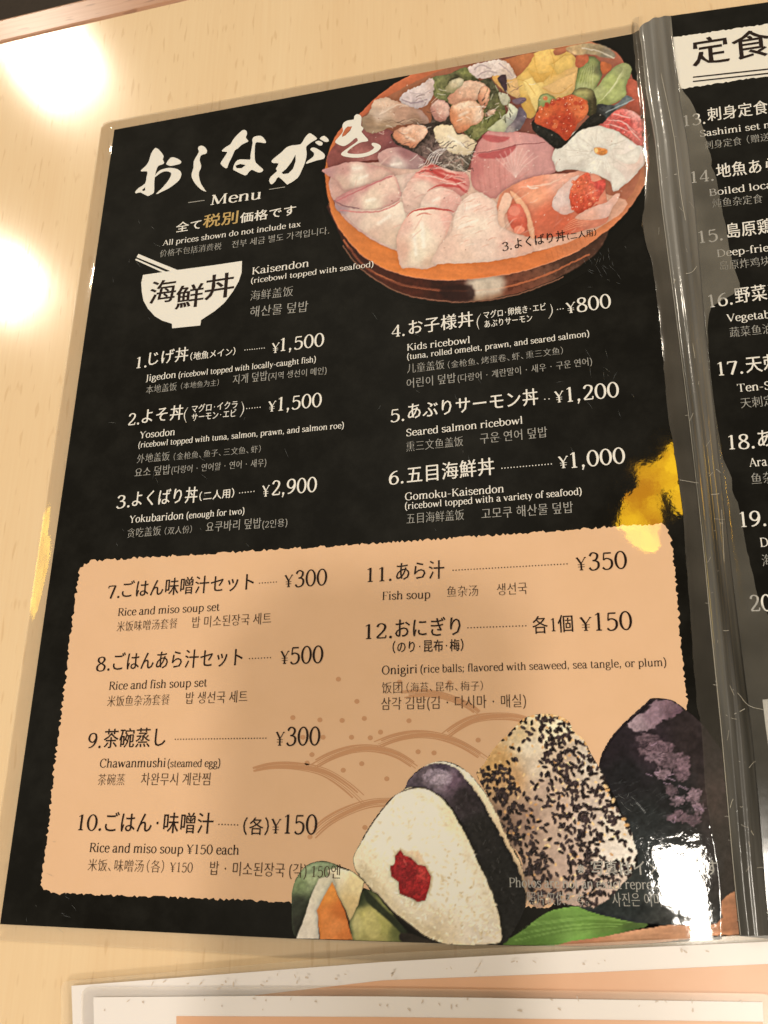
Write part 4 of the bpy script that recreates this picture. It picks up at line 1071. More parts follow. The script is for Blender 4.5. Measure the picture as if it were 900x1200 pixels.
# salmon roe in cucumber boats
cv.poly(A3([(260, 340), (275, 305), (310, 298), (350, 325), (345, 370), (300, 390), (262, 385)]), C3((290, 320, (150, 156, 94)), (310, 360, (126, 134, 72))), noise=.1, edge=(60, 62, 34), ew=1.3)
cv.poly(A3([(430, 300), (460, 272), (510, 270), (545, 300), (555, 370), (540, 420), (500, 400), (450, 340)]), C3((480, 300, (150, 144, 84)), (530, 360, (70, 62, 38))), noise=.15, edge=(40, 38, 26), ew=2.2)
cv.poly(A3([(225, 450), (250, 430), (330, 480), (400, 520), (440, 500), (500, 430), (550, 400), (600, 420), (560, 460), (480, 480), (420, 530), (360, 580), (290, 530), (240, 490)]), (34, 32, 28), noise=.4, ns=3)
cv.poly(A3([(240, 440), (265, 380), (300, 360), (340, 340), (380, 320), (430, 305), (490, 330), (515, 370), (500, 410), (460, 450), (440, 490), (400, 535), (360, 500), (300, 470)]), C3((300, 390, (196, 88, 44)), (380, 350, (186, 74, 38)), (440, 330, (198, 96, 52)), (400, 440, (168, 52, 28)), (480, 370, (204, 104, 56)), (330, 440, (176, 60, 34))), noise=.15, ns=2.5)
for i in range(75):
    x, y = rs.uniform(260, 500), rs.uniform(320, 510)
    if (y - 320) > 205 - abs(x - 385) * 1.35: continue
    q = A3([(x, y)])[0]; cv.blob(*q, 2.7, 2.6, rs.choice([(196, 80, 40), (176, 56, 30), (206, 100, 54), (186, 68, 36), (160, 48, 28)]), alpha=.75, soft=.5)
    if rs.random() < .6: cv.blob(q[0] - .8, q[1] - .9, .6, .6, (238, 176, 140), alpha=.8)
# vegetables, prawns and leaves of the back row
cv.poly(A2([(380, 190), (480, 165), (560, 130), (620, 170), (640, 200), (700, 190), (760, 300), (770, 380), (700, 420), (620, 520), (560, 480), (470, 330), (400, 280)]), C2((430, 230, (112, 112, 66)), (560, 150, (106, 108, 58)), (680, 220, (76, 72, 50)), (740, 340, (98, 96, 56)), (640, 470, (108, 108, 60)), (520, 190, (70, 66, 42))), noise=.3, ns=4)
cv.poly(A2([(650, 390), (760, 350), (770, 400), (680, 470), (610, 510), (600, 470)]), C2((700, 410, (96, 98, 50)), (630, 480, (124, 122, 70))), noise=.25, ns=3, rough=.8)
cv.poly(A2([(580, 130), (680, 100), (760, 95), (800, 120), (830, 180), (780, 190), (730, 170), (680, 190), (620, 180)]), C2((640, 140, (214, 192, 184)), (720, 120, (220, 200, 190)), (790, 160, (210, 184, 166))), noise=.12, ns=3, rough=.8)
for p in ([(610, 140), (650, 120), (700, 140)], [(630, 175), (680, 150), (730, 160)], [(740, 110), (780, 140), (810, 170)]): cv.line(A2(p), (150, 128, 132), 1.3, .6)
cv.poly(A2([(200, 380), (230, 330), (215, 290), (260, 250), (330, 220), (390, 190), (400, 250), (380, 310), (320, 350), (260, 370)]), C2((240, 290, (206, 186, 184)), (330, 240, (212, 192, 186)), (300, 320, (192, 172, 172)), (380, 220, (196, 170, 160))), noise=.12, ns=4, rough=.9)
cv.line(A2([(230, 300), (290, 320), (360, 300)]), (138, 116, 124), 1.6, .7); cv.line(A2([(270, 260), (330, 270), (380, 250)]), (170, 150, 154), 1.2, .6)
cv.poly(A2([(20, 400), (60, 370), (80, 310), (150, 292), (230, 320), (300, 350), (350, 370), (370, 420), (300, 430), (200, 440), (110, 470), (40, 470)]), C2((60, 420, (150, 120, 92)), (130, 330, (202, 168, 142)), (130, 440, (158, 128, 98)), (230, 360, (176, 134, 110)), (310, 400, (140, 106, 84)), (340, 380, (160, 124, 110)), (110, 385, (206, 178, 156))), noise=.14, ns=5, stretch=(.15, 3), rough=.8)
for k in range(7): cv.line(A2([(110, 380), (130 + k * 14, 345 - k * 3), (110 + k * 26, 305 + k * 6)]), (224, 198, 176), .9, .5)
for k in range(10): cv.line(A2([(60 + k * 24, 420 + rs.uniform(-20, 20)), (110 + k * 24, 410 + rs.uniform(-20, 20)), (160 + k * 22, 425 + rs.uniform(-20, 20))]), rs.choice([(112, 84, 62), (190, 160, 132)]), 1.0, .45, taper=True)
cv.poly(A2([(170, 490), (200, 470), (300, 430), (380, 420), (390, 330), (430, 300), (490, 330), (480, 400), (560, 500), (620, 520), (600, 600), (560, 680), (420, 650), (340, 600), (250, 560), (190, 530)]), C2((300, 480, (60, 46, 40)), (480, 430, (64, 52, 42)), (500, 600, (120, 104, 92)), (400, 600, (104, 82, 76)), (580, 620, (96, 84, 70))), noise=.4, ns=3)
def chunk(f, pts, hi, mid, lo):
    xs = [p[0] for p in pts]; ys = [p[1] for p in pts]; cx, cy = sum(xs) / len(xs), sum(ys) / len(ys)
    cc = [(cx - 15, min(ys) + 12, hi), (cx, cy, mid), (max(xs) - 10, cy, hi), (min(xs) + 10, cy + 10, lo), (cx, max(ys) - 10, lo)]
    cv.poly(f(pts), [(*f([(x, y)])[0], c) for x, y, c in cc], noise=.12, ns=3.5, edge=tuple(int(v * .84) for v in lo), ew=1.1, rough=.6)
PR = ((226, 184, 156), (212, 158, 124), (202, 128, 92))
chunk(A2, [(180, 490), (200, 460), (260, 440), (330, 432), (365, 460), (350, 500), (320, 530), (290, 558), (240, 540), (205, 520)], *PR)
chunk(A2, [(380, 350), (400, 315), (440, 300), (480, 330), (480, 380), (440, 415), (400, 400)], (216, 172, 154), (206, 158, 140), (178, 120, 104))
chunk(A2, [(470, 290), (500, 250), (530, 210), (600, 200), (660, 210), (680, 260), (640, 300), (560, 330), (490, 330)], (224, 188, 158), (214, 166, 134), (200, 138, 106))
chunk(A2, [(455, 250), (490, 200), (530, 182), (555, 205), (520, 250), (490, 265)], (202, 190, 158), (190, 172, 136), (150, 140, 96))
chunk(A2, [(480, 370), (500, 330), (560, 305), (620, 310), (660, 360), (650, 410), (600, 440), (560, 465), (520, 478), (495, 430)], (230, 196, 166), (216, 160, 120), (204, 126, 82))
chunk(A2, [(630, 290), (650, 230), (690, 240), (690, 300), (665, 350), (640, 330)], (222, 170, 134), (208, 144, 108), (190, 120, 86))
chunk(A2, [(665, 385), (690, 355), (725, 350), (715, 375), (685, 390)], (216, 186, 160), (206, 166, 136), (180, 136, 104))
cv.poly(A2([(400, 455), (430, 435), (490, 440), (520, 480), (570, 490), (620, 525), (600, 580), (550, 592), (480, 575), (430, 540), (400, 490)]), C2((430, 460, (228, 206, 168)), (500, 520, (234, 216, 182)), (580, 550, (220, 198, 160))), noise=.07, edge=(196, 170, 128), ew=1.3, rough=.8)
for i in range(60):
    x, y = rs.uniform(340, 600), rs.uniform(520, 680)
    if x < 400 and y < 560: continue
    a = rs.uniform(-.9, .9); L = rs.uniform(12, 40)
    cv.line(A2([(x, y), (x + L * .5, y + L * .5 * a + rs.uniform(-9, 9)), (x + L, y + L * a)]), rs.choice([(196, 180, 164), (214, 200, 186), (60, 48, 44), (150, 124, 112)]), .9, .7)
for k in range(5): cv.line(A2([(350 + k * 14, 640), (380 + k * 12, 590), (430 + k * 9, 560)]), (212, 200, 196), 1.0, .75)
cv.poly(A2([(680, 460), (740, 410), (790, 360), (790, 320), (840, 350), (850, 400), (810, 440), (770, 470)]), C2((800, 360, (206, 206, 176)), (740, 440, (190, 190, 146)), (820, 410, (160, 160, 150))), noise=.08)
cv.poly(A2([(770, 470), (830, 400), (850, 340), (885, 380), (870, 430), (840, 465)]), C2((840, 440, (110, 98, 104)), (870, 390, (90, 78, 90)), (800, 465, (160, 146, 140))), noise=.2)
cv.poly(A2([(735, 190), (775, 168), (785, 220), (780, 262), (755, 230)]), (70, 50, 56), noise=.2)
cv.poly(A2([(740, 260), (790, 280), (800, 310), (780, 330), (755, 320)]), (184, 178, 150), noise=.15)
cv.poly(A2([(810, 300), (880, 290), (870, 320), (830, 325)]), (104, 82, 92), noise=.2)
for i in range(34):
    x, y = rs.uniform(640, 800), rs.uniform(200, 420)
    cv.line(A2([(x, y), (x + rs.uniform(-12, 12), y + rs.uniform(8, 30))]), rs.choice([(34, 30, 24), (180, 170, 140), (90, 92, 56)]), 1.1, .6)
for q, r in (([(200, 350), (240, 345)], 3.2), ([(270, 520), (310, 512)], 3.6), ([(400, 330), (450, 322)], 2.6), ([(560, 640), (570, 760)], 5.0), ([(620, 520), (650, 505)], 3.0), ([(520, 700), (530, 800)], 4.0), ([(790, 560), (860, 540)], 3.0), ([(760, 660), (850, 620)], 3.0), ([(330, 640), (390, 600)], 4.0), ([(230, 400), (270, 385)], 3.0), ([(480, 180), (520, 200)], 2.2), ([(760, 70), (800, 50)], 2.4), ([(700, 180), (780, 230)], 3.0)):
    cv.line(A1(q), (250, 240, 224), r, .55, soft=3.0, smooth=False)
for i in range(240):
    x, y = rs.uniform(395, 745), rs.uniform(100, 300)
    if ((x - 570) / 180) ** 2 + ((y - 190) / 118) ** 2 > .9: continue
    cv.blob(x, y, rs.uniform(.5, 1.3), rs.uniform(.4, .9), rs.choice([(250, 238, 222), (244, 226, 206), (110, 60, 50)]), rs.uniform(0, 3), rs.uniform(.15, .5), .6)
for i in range(90):
    x, y = rs.uniform(395, 700), rs.uniform(190, 300)
    if ((x - 570) / 175) ** 2 + ((y - 190) / 112) ** 2 > .9: continue
    a = rs.gauss(-.5, .5); L = rs.uniform(6, 20)
    cv.line([(x, y), (x + L / 2 * math.cos(a), y + L / 2 * math.sin(a) + rs.uniform(-1.5, 1.5)), (x + L * math.cos(a), y + L * math.sin(a))], rs.choice([(246, 230, 212), (208, 138, 122), (236, 210, 192), (190, 110, 98)]), rs.uniform(.8, 1.8), .28, soft=1.6, taper=True)
for i in range(70):
    cxy = rs.choice([(505, 185), (530, 200), (560, 128), (590, 110), (470, 150), (500, 120)])
    x, y = rs.gauss(cxy[0], 14), rs.gauss(cxy[1], 10); a = rs.uniform(-1.2, .6); L = rs.uniform(4, 12)
    cv.line([(x, y), (x + L * .5 * math.cos(a) + rs.uniform(-1, 1), y + L * .5 * math.sin(a) + rs.uniform(-1, 1)), (x + L * math.cos(a), y + L * math.sin(a))], rs.choice([(240, 230, 214), (226, 206, 190), (70, 50, 44), (120, 88, 78)]), .8, .55, soft=.8)
TOPQ = [(134, 152), (749, 38)]
def topy(x): return 152 + (38 - 152) * (x - 134) / 615
clip = [(379, topy(379) + .2), (520, topy(520) + .2), (640, topy(640) + .2), (748.5, topy(748.5) + .3), (757, 110), (766.5, 170), (766, 200), (762, 235), (745, 265), (722, 290), (690, 318), (640, 346), (580, 358), (530, 360), (480, 354), (440, 338), (410, 314), (392, 285), (380, 250), (375, 210)]
photo_print('seafood_bowl_picture', cv, clip, .00003, left, gain=1.05, warp=.5, gamma=.88)

# ------------------------------------------------------------------ printed rice balls, pickles, leaf and tray at the foot of the page
cw = Canvas(336, 806, 876, 1116, BK)
B6 = lambda pts: T3(pts, 330, 880, 3.0)
B7 = lambda pts: T3(pts, 540, 820, 4.0909)
B8 = lambda pts: T3(pts, 680, 800, 3.75)
def D6(*a): return [(*B6([(x, y)])[0], c) for x, y, c in a]
def D7(*a): return [(*B7([(x, y)])[0], c) for x, y, c in a]
def D8(*a): return [(*B8([(x, y)])[0], c) for x, y, c in a]
# tray
cw.poly(B8([(-300, 1140), (0, 1120), (200, 1095), (420, 1060), (600, 1020), (620, 900), (730, 880), (740, 1105), (600, 1110), (300, 1150), (0, 1185), (-300, 1180)]), D8((0, 1150, (176, 124, 88)), (250, 1110, (196, 146, 108)), (680, 950, (196, 138, 96)), (660, 1050, (190, 132, 92)), (400, 1090, (190, 140, 104))), noise=.12, stretch=(-.1, 6), smooth=False)
# leaf
LEAF = B8([(-350, 1160), (-240, 1080), (-150, 1010), (-30, 985), (40, 1000), (150, 1035), (300, 1062), (200, 1095), (80, 1120), (-60, 1140), (-200, 1180)])
cw.poly(LEAF, D8((-150, 1060, (96, 128, 56)), (0, 1020, (110, 146, 66)), (120, 1060, (104, 132, 62)), (-200, 1150, (84, 116, 46)), (250, 1065, (80, 98, 52)), (0, 1090, (122, 158, 76))), noise=.05, stretch=(-.25, 7))
for k in range(16): cw.line(B8([(-300 + k * 4, 1150 - k * 7), (-60 + k * 8, 1095 - k * 5), (150 + k * 6, 1075 - k * 2)]), rs.choice([(132, 166, 84), (88, 118, 50)]), .8, .5)
# third rice ball, wrapped in dark nori
cw.poly(B8([(80, 380), (95, 310), (150, 220), (220, 150), (290, 90), (320, 70), (400, 78), (450, 110), (520, 165), (580, 240), (640, 340), (680, 420), (700, 560), (715, 700), (720, 890), (700, 900), (620, 960), (600, 1060), (300, 1060), (150, 1035), (0, 990), (60, 960), (230, 830), (250, 760), (210, 640), (150, 500), (100, 410)]),
        D8((130, 280, (34, 28, 32)), (200, 400, (28, 27, 29)), (300, 300, (48, 38, 44)), (400, 500, (32, 31, 32)), (300, 600, (36, 38, 38)), (250, 700, (44, 47, 47)), (500, 250, (44, 36, 36)), (640, 500, (66, 52, 48)), (600, 800, (50, 46, 44)), (400, 800, (52, 55, 54)), (200, 900, (44, 48, 46)), (680, 800, (52, 42, 38)), (450, 1000, (60, 60, 56))), noise=.25, ns=6, smooth=True)
cw.poly(B8([(210, 190), (240, 150), (300, 110), (340, 80), (410, 85), (450, 120), (420, 150), (360, 170), (320, 200), (250, 215)]), D8((240, 180, (150, 128, 134)), (320, 130, (138, 112, 122)), (400, 100, (112, 88, 96)), (430, 130, (100, 76, 86))), noise=.18, ns=4, soft=2.5, rough=1.5)
for (x, y, rx, ry) in ((300, 250, 50, 26), (350, 290, 60, 34), (390, 340, 50, 40), (330, 330, 40, 22), (360, 400, 34, 22), (450, 400, 34, 30), (400, 470, 24, 20), (430, 520, 28, 22), (500, 500, 36, 30), (520, 550, 26, 24), (430, 590, 50, 24), (490, 600, 44, 26), (450, 350, 30, 40), (280, 300, 22, 18)):
    pts = [(x + rx * math.cos(t * .9), y + ry * math.sin(t * .9)) for t in range(7)]
    cw.poly(B8(pts), rs.choice([(116, 92, 100), (134, 110, 118), (102, 82, 88)]), noise=.35, ns=2.6, soft=4, rough=2.4, alpha=.85)
for i in range(60):
    x, y = rs.uniform(260, 540), rs.uniform(230, 640)
    if abs((x - 300) - (y - 250) * .5) > 90: continue
    cw.line(B8([(x, y), (x + rs.uniform(-25, 25), y + rs.uniform(-18, 18)), (x + rs.uniform(-35, 35), y + rs.uniform(-25, 25))]), rs.choice([(40, 30, 36), (170, 140, 160), (60, 46, 54)]), 1.1, .6)
for i in range(70):
    x, y = rs.uniform(130, 500), rs.uniform(430, 720); cw.line(B8([(x, y), (x + rs.uniform(15, 50), y - rs.uniform(4, 22))]), (84, 86, 86), .6, .35)
cw.line(B8([(245, 525), (285, 570)]), (150, 150, 148), .9, .7)
cw.line(B8([(90, 350), (120, 280), (180, 200), (260, 130), (310, 80)]), (22, 16, 20), 2.0, .7)
# second rice ball, rolled in sesame
S2 = B7([(75, 350), (110, 310), (160, 230), (220, 170), (270, 120), (300, 90), (380, 68), (460, 75), (520, 105), (540, 150), (590, 190), (625, 260), (660, 320), (700, 430), (740, 500), (790, 590), (835, 690), (840, 760), (810, 840), (740, 920), (660, 985), (560, 990), (440, 970), (380, 1000), (320, 960), (300, 860), (290, 760), (230, 680), (180, 590), (140, 480), (95, 400)])
cw.poly(S2, D7((330, 220, (214, 198, 172)), (300, 170, (206, 180, 136)), (450, 110, (226, 206, 170)), (180, 300, (196, 154, 96)), (250, 380, (190, 150, 104)), (370, 330, (206, 186, 160)), (500, 300, (176, 152, 130)), (400, 420, (182, 156, 136)), (600, 300, (190, 176, 158)), (450, 560, (176, 150, 130)), (300, 560, (150, 122, 104)), (600, 560, (186, 166, 150)), (740, 620, (208, 192, 172)), (760, 720, (220, 206, 190)), (500, 800, (176, 150, 132)), (640, 920, (180, 156, 140)), (400, 900, (150, 122, 102)), (220, 600, (130, 104, 86))), noise=.09, ns=4, rough=1.3, smooth=True)
S2in = S2
def inside(p, poly):
    c = False
    for i in range(len(poly)):
        x0, y0 = poly[i - 1]; x1, y1 = poly[i]
        if (y0 > p[1]) != (y1 > p[1]) and p[0] < (x1 - x0) * (p[1] - y0) / (y1 - y0) + x0: c = not c
    return c
for i in range(520):          # pale toasted seeds
    x, y = rs.uniform(70, 850), rs.uniform(60, 1000); q = B7([(x, y)])[0]
    dens = .9 if (x < 320 and y < 420) or y < 130 else .5
    if rs.random() > dens or not inside(q, S2in): continue
    cw.blob(*q, 2.1, 1.3, rs.choice([(214, 172, 112), (206, 158, 98), (224, 190, 134), (190, 140, 84), (226, 202, 160)]), rs.uniform(0, 3.1), .8, .5)
nb = 0
for i in range(2600):         # black seeds, thick in a band down the left and the middle
    x, y = rs.uniform(70, 850), rs.uniform(70, 990); q = B7([(x, y)])[0]
    if not inside(q, S2in): continue
    band = min(abs(x - (150 + (y - 400) * .48)) / 110 if y > 330 else 9, abs(x - (430 + (y - 180) * .30)) / 120, abs(x - (600 + (y - 300) * .42)) / 75 if y > 250 else 9)
    dens = max(.9 * math.exp(-band * band * 1.1), .10)
    if x < 330 and y < 330: dens = .16
    if (x - 345) ** 2 + (y - 240) ** 2 < 3800 or (x - 330) ** 2 + (y - 350) ** 2 < 2500: dens = .03
    if x > 680 and 600 < y < 760: dens *= .25
    if rs.random() > dens * .85: continue
    a = rs.gauss(1.0, .8)
    c = rs.choice([(36, 28, 28), (28, 23, 24), (48, 38, 38), (58, 46, 46)])
    cw.blob(q[0] + .5, q[1] + .7, 3.5, 2.0, (92, 70, 56), a, .35, .6)
    cw.blob(*q, 3.5, 1.85, c, a, .95, .35)
    if rs.random() < .6: cw.blob(q[0] - .5, q[1] - .5, 1.7, .5, (104, 90, 90), a, .55, .6)
    nb += 1
for i in range(60):
    t = rs.random() * 16; k = int(t) % (len(S2) - 1); q = S2[k]; p = S2[k + 1]; f = t % 1
    x, y = q[0] + (p[0] - q[0]) * f, q[1] + (p[1] - q[1]) * f
    cw.blob(x, y, 3.2, 1.8, rs.choice([(40, 32, 30), (196, 152, 96), (210, 176, 126)]), rs.uniform(0, 3.1), .95, .35)
cw.halo = .22
# first rice ball with a nori band and a red plum
cw.poly(B6([(500, 50), (560, 36), (620, 52), (680, 100), (740, 190), (790, 300), (840, 400), (862, 500), (850, 560), (800, 520), (700, 300), (600, 120)]), D6((600, 60, (226, 212, 186)), (700, 150, (218, 198, 164)), (800, 350, (206, 180, 142)), (850, 480, (176, 148, 116))), noise=.05, rough=.7)
cw.poly(B6([(430, 130), (450, 95), (500, 55), (550, 42), (610, 58), (635, 80), (650, 105), (690, 150), (740, 240), (790, 330), (830, 410), (855, 480), (858, 550), (830, 610), (790, 670), (760, 680), (775, 600), (740, 500), (700, 400), (650, 290), (600, 200), (560, 160), (500, 130), (450, 128)]),
        D6((450, 115, (70, 60, 68)), (520, 80, (88, 76, 82)), (560, 90, (140, 126, 132)), (600, 110, (84, 66, 78)), (640, 160, (38, 32, 34)), (700, 280, (30, 28, 27)), (780, 420, (27, 26, 25)), (820, 560, (26, 25, 24)), (770, 660, (32, 31, 28)), (560, 60, (56, 46, 58))), noise=.3, ns=4, rough=.8)
cw.poly(B6([(500, 85), (540, 62), (590, 70), (600, 105), (560, 120), (510, 110)]), (150, 134, 146), noise=.35, ns=2.6, soft=3, rough=1.6, alpha=.7)
for i in range(50):
    t = rs.random(); x, y = 600 + 230 * t + rs.uniform(-35, 35), 130 + 420 * t + rs.uniform(-30, 30)
    cw.line(B6([(x, y), (x + rs.uniform(-6, 10), y + rs.uniform(4, 14))]), rs.choice([(70, 66, 64), (52, 50, 48), (90, 86, 84)]), .8, .4)
RB1 = B6([(430, 135), (470, 130), (520, 138), (560, 165), (600, 215), (650, 300), (690, 390), (740, 500), (768, 600), (772, 665), (740, 680), (620, 682), (560, 672), (490, 640), (440, 600), (385, 560), (330, 500), (290, 455), (262, 420), (254, 375), (275, 330), (300, 285), (340, 225), (390, 165)])
cw.poly(RB1, D6((470, 160, (222, 214, 192)), (400, 220, (224, 214, 190)), (300, 380, (214, 200, 170)), (360, 320, (228, 218, 194)), (500, 260, (232, 224, 204)), (560, 350, (228, 218, 198)), (340, 460, (212, 198, 168)), (440, 560, (214, 200, 174)), (600, 480, (232, 224, 208)), (680, 560, (224, 212, 190)), (700, 650, (214, 200, 180)), (560, 640, (208, 190, 160)), (620, 250, (210, 196, 160))), noise=.035, ns=7, edge=(196, 174, 134), ew=1.6, rough=.5)
for i in range(900):
    x, y = rs.uniform(260, 770), rs.uniform(140, 680); q = B6([(x, y)])[0]
    if not inside(q, RB1): continue
    c = rs.choice([(236, 226, 204), (232, 220, 194), (206, 190, 156), (228, 214, 184), (200, 182, 148)])
    ga = rs.uniform(0, 3.1); gw = rs.uniform(2.2, 3.4); cw.blob(q[0] + .5, q[1] + .6, gw, 1.3, (186, 170, 140), ga, .20 + .15 * (y > 400), .8); cw.blob(*q, gw, 1.2, c, ga, .35 + .3 * (y > 400), .6)
for i in range(26):
    x, y = rs.uniform(560, 740), rs.uniform(300, 660); q = B6([(x, y)])[0]
    if inside(q, RB1): cw.blob(*q, 1.8, 1.1, (172, 152, 112), rs.uniform(0, 3), .5, .6)
for pts, c, a_ in (([(262, 420), (300, 400), (360, 480), (440, 570), (560, 640), (560, 672), (440, 600), (330, 500)], (168, 150, 112), .45), ([(640, 300), (690, 390), (740, 500), (768, 620), (740, 600), (690, 480), (640, 380)], (186, 170, 138), .35), ([(430, 140), (480, 135), (560, 170), (600, 220), (560, 215), (480, 170)], (190, 176, 140), .35)):
    cw.poly(B6(pts), c, soft=10, noise=.1, alpha=a_, mask=False)
cw.line(B6([(285, 300), (300, 285), (340, 225), (390, 165), (430, 140), (500, 128), (560, 160)]), (46, 34, 34), 1.2, .85)
cw.line(B6([(330, 500), (390, 565), (440, 605), (500, 650), (560, 680)]), (36, 30, 26), 3.0, .8)
cw.poly(B6([(395, 370), (420, 345), (440, 355), (480, 350), (500, 385), (530, 440), (520, 500), (490, 470), (440, 420)]), (196, 160, 122), noise=.15, soft=3, alpha=.6)
cw.poly(B6([(400, 370), (418, 348), (430, 365), (455, 375), (480, 400), (505, 405), (525, 440), (520, 480), (505, 525), (480, 532), (450, 515), (415, 503), (410, 460), (385, 440), (382, 405), (398, 400)]), D6((420, 370, (138, 34, 34)), (450, 430, (118, 26, 28)), (480, 480, (142, 32, 32)), (500, 430, (156, 50, 44)), (410, 430, (126, 30, 32))), noise=.30, ns=2.8, edge=(124, 20, 24), ew=1.2, smooth=False)
cw.line(B6([(445, 395), (470, 440), (490, 500)]), (120, 18, 22), 1.2, .5); cw.line(B6([(430, 380), (440, 400)]), (206, 96, 84), 1.4, .5)
# pickles
cw.poly(B6([(35, 500), (50, 450), (85, 405), (140, 388), (190, 400), (200, 430), (130, 470), (100, 530), (80, 600), (50, 655), (35, 600)]), D6((60, 470, (120, 134, 92)), (120, 410, (134, 148, 112)), (60, 540, (52, 56, 44)), (50, 620, (46, 46, 38)), (120, 450, (168, 178, 134))), noise=.15, ns=4, edge=(66, 78, 56), ew=1.3)
cw.poly(B6([(240, 600), (260, 545), (290, 490), (330, 500), (370, 550), (420, 610), (440, 650), (430, 676), (260, 672), (245, 640)]), D6((280, 520, (60, 66, 40)), (300, 580, (188, 178, 104)), (350, 620, (172, 166, 92)), (260, 600, (196, 186, 122)), (410, 640, (100, 104, 56)), (330, 660, (168, 158, 92))), noise=.08, edge=(52, 60, 34), ew=2.2)
cw.poly(B6([(290, 575), (320, 565), (350, 620), (330, 660), (295, 640)]), (196, 184, 116), noise=.1, soft=4, alpha=.6)
cw.poly(B6([(290, 480), (310, 500), (380, 570), (440, 630), (440, 660), (380, 600), (300, 530)]), (34, 40, 26), noise=.2, soft=2, alpha=.9)
cw.poly(B6([(160, 420), (200, 410), (250, 425), (290, 460), (270, 540), (240, 600), (225, 560), (180, 470)]), D6((200, 440, (232, 216, 180)), (260, 470, (226, 204, 150)), (240, 540, (216, 188, 130))), noise=.04, smooth=False, soft=1.0)
cw.poly(B6([(130, 450), (175, 435), (190, 470), (150, 540), (130, 600), (132, 660), (50, 662), (80, 590), (100, 520)]), D6((130, 480, (216, 206, 180)), (100, 580, (226, 212, 190)), (90, 650, (230, 216, 196)), (150, 460, (206, 196, 168))), noise=.04, smooth=False, soft=1.0)
cw.poly(B6([(178, 462), (200, 510), (225, 570), (250, 664), (135, 662), (125, 560), (150, 510)]), D6((170, 500, (220, 142, 62)), (150, 600, (222, 136, 64)), (210, 560, (196, 110, 46)), (220, 650, (214, 124, 56)), (190, 620, (226, 140, 70))), noise=.05, smooth=False, soft=1.0)
cw.poly(B6([(420, 640), (480, 650), (560, 680), (430, 676)]), (40, 34, 28), noise=.2, soft=2)
def pic(name, outline, z, label, gain=1.05):
    photo_print(name, cw, outline, z, left, label=label, warp=.35, gain=gain)
MID = .00010
pic('rice_ball_picture', [(x, y) for x, y in smooth_path(B6([(430, 135), (450, 95), (500, 54), (560, 36), (620, 50), (680, 100), (745, 190), (795, 300), (845, 400), (864, 500), (852, 565), (830, 612), (792, 668), (766, 680), (700, 682.5), (620, 683), (555, 674), (490, 648), (430, 610), (375, 560), (325, 505), (286, 456), (260, 420), (252, 375), (273, 330), (298, 283), (338, 223), (388, 163)]), 3, True)], .00013, 'rice ball picture with nori band and red plum', 1.21)
pic('rice_ball_picture', [(x, y) for x, y in smooth_path(S2, 3, True)], .00012, 'rice ball picture rolled in black and toasted sesame', 1.09)
n8 = B8([(80, 380), (95, 310), (150, 220), (220, 150), (290, 88), (318, 68), (400, 76), (450, 108), (520, 163), (580, 240)])
n8 = [(x, y) for x, y in smooth_path(n8, 3)] + [(843, 852), (851, 940), (859, 1030), (865.5, 1094), (866, 1095.5), (760, 1105.5), (690, 1109), (600, 1107.5), (586, 1107)] + B8([(-300, 1110), (-150, 1010), (-60, 900), (0, 700), (20, 500)])
pic('rice_ball_picture', n8, .00010, 'rice ball picture wrapped in dark purple nori, on a leaf and wooden tray')
pic('pickle_picture', [(x, y) for x, y in smooth_path(B6([(36, 500), (50, 450), (85, 404), (140, 386), (190, 398), (215, 408), (252, 424), (291, 459), (288, 480), (330, 500), (380, 560), (430, 615), (480, 648), (560, 675)]), 3)] + [(516, 1105.3), (450, 1103), (342, 1099.6)], .00011, 'pickle picture with cucumber, white radish and carrot', 1.08)

# ------------------------------------------------------------------ printed lettering of the left page
P6 = lambda pts: T3(pts, 150, 150, 6.0)
P5 = lambda pts: T3(pts, 300, 120, 5.625)
def rnd(p): return [tuple(q) for q in smooth_path(p, 2, True)]
flat('title_letter', [rnd(P6([(190, 145), (205, 145), (222, 158), (252, 198), (246, 222), (256, 246), (243, 258), (215, 268), (200, 300), (190, 345), (186, 400), (184, 455), (160, 472), (138, 480), (90, 455), (60, 462), (52, 452), (75, 425), (122, 392), (132, 345), (137, 308), (98, 308), (93, 298), (125, 270), (148, 235), (165, 180)])),
     rnd(P6([(188, 350), (195, 330), (225, 300), (270, 285), (310, 283), (350, 292), (372, 310), (376, 335), (360, 370), (325, 400), (290, 425), (240, 450), (205, 467), (203, 460), (235, 430), (275, 385), (300, 345), (305, 320), (285, 308), (255, 308), (225, 322)])),
     rnd(P6([(270, 255), (280, 235), (300, 212), (320, 208), (350, 218), (377, 238), (365, 255), (335, 262), (310, 268), (295, 268), (280, 262)]))], .00018, M['white'], left,
     holes=[P6([(100, 438), (122, 418), (122, 440), (110, 446)])])
flat('title_letter', [rnd(P6([(497, 135), (515, 126), (540, 135), (557, 160), (552, 180), (535, 187), (515, 195), (505, 225), (515, 265), (512, 290), (500, 315), (502, 350), (515, 395), (550, 447), (545, 448), (515, 435), (475, 395), (450, 350), (450, 320), (462, 280), (463, 240), (480, 205), (500, 170), (494, 150)]))], .00018, M['white'], left)
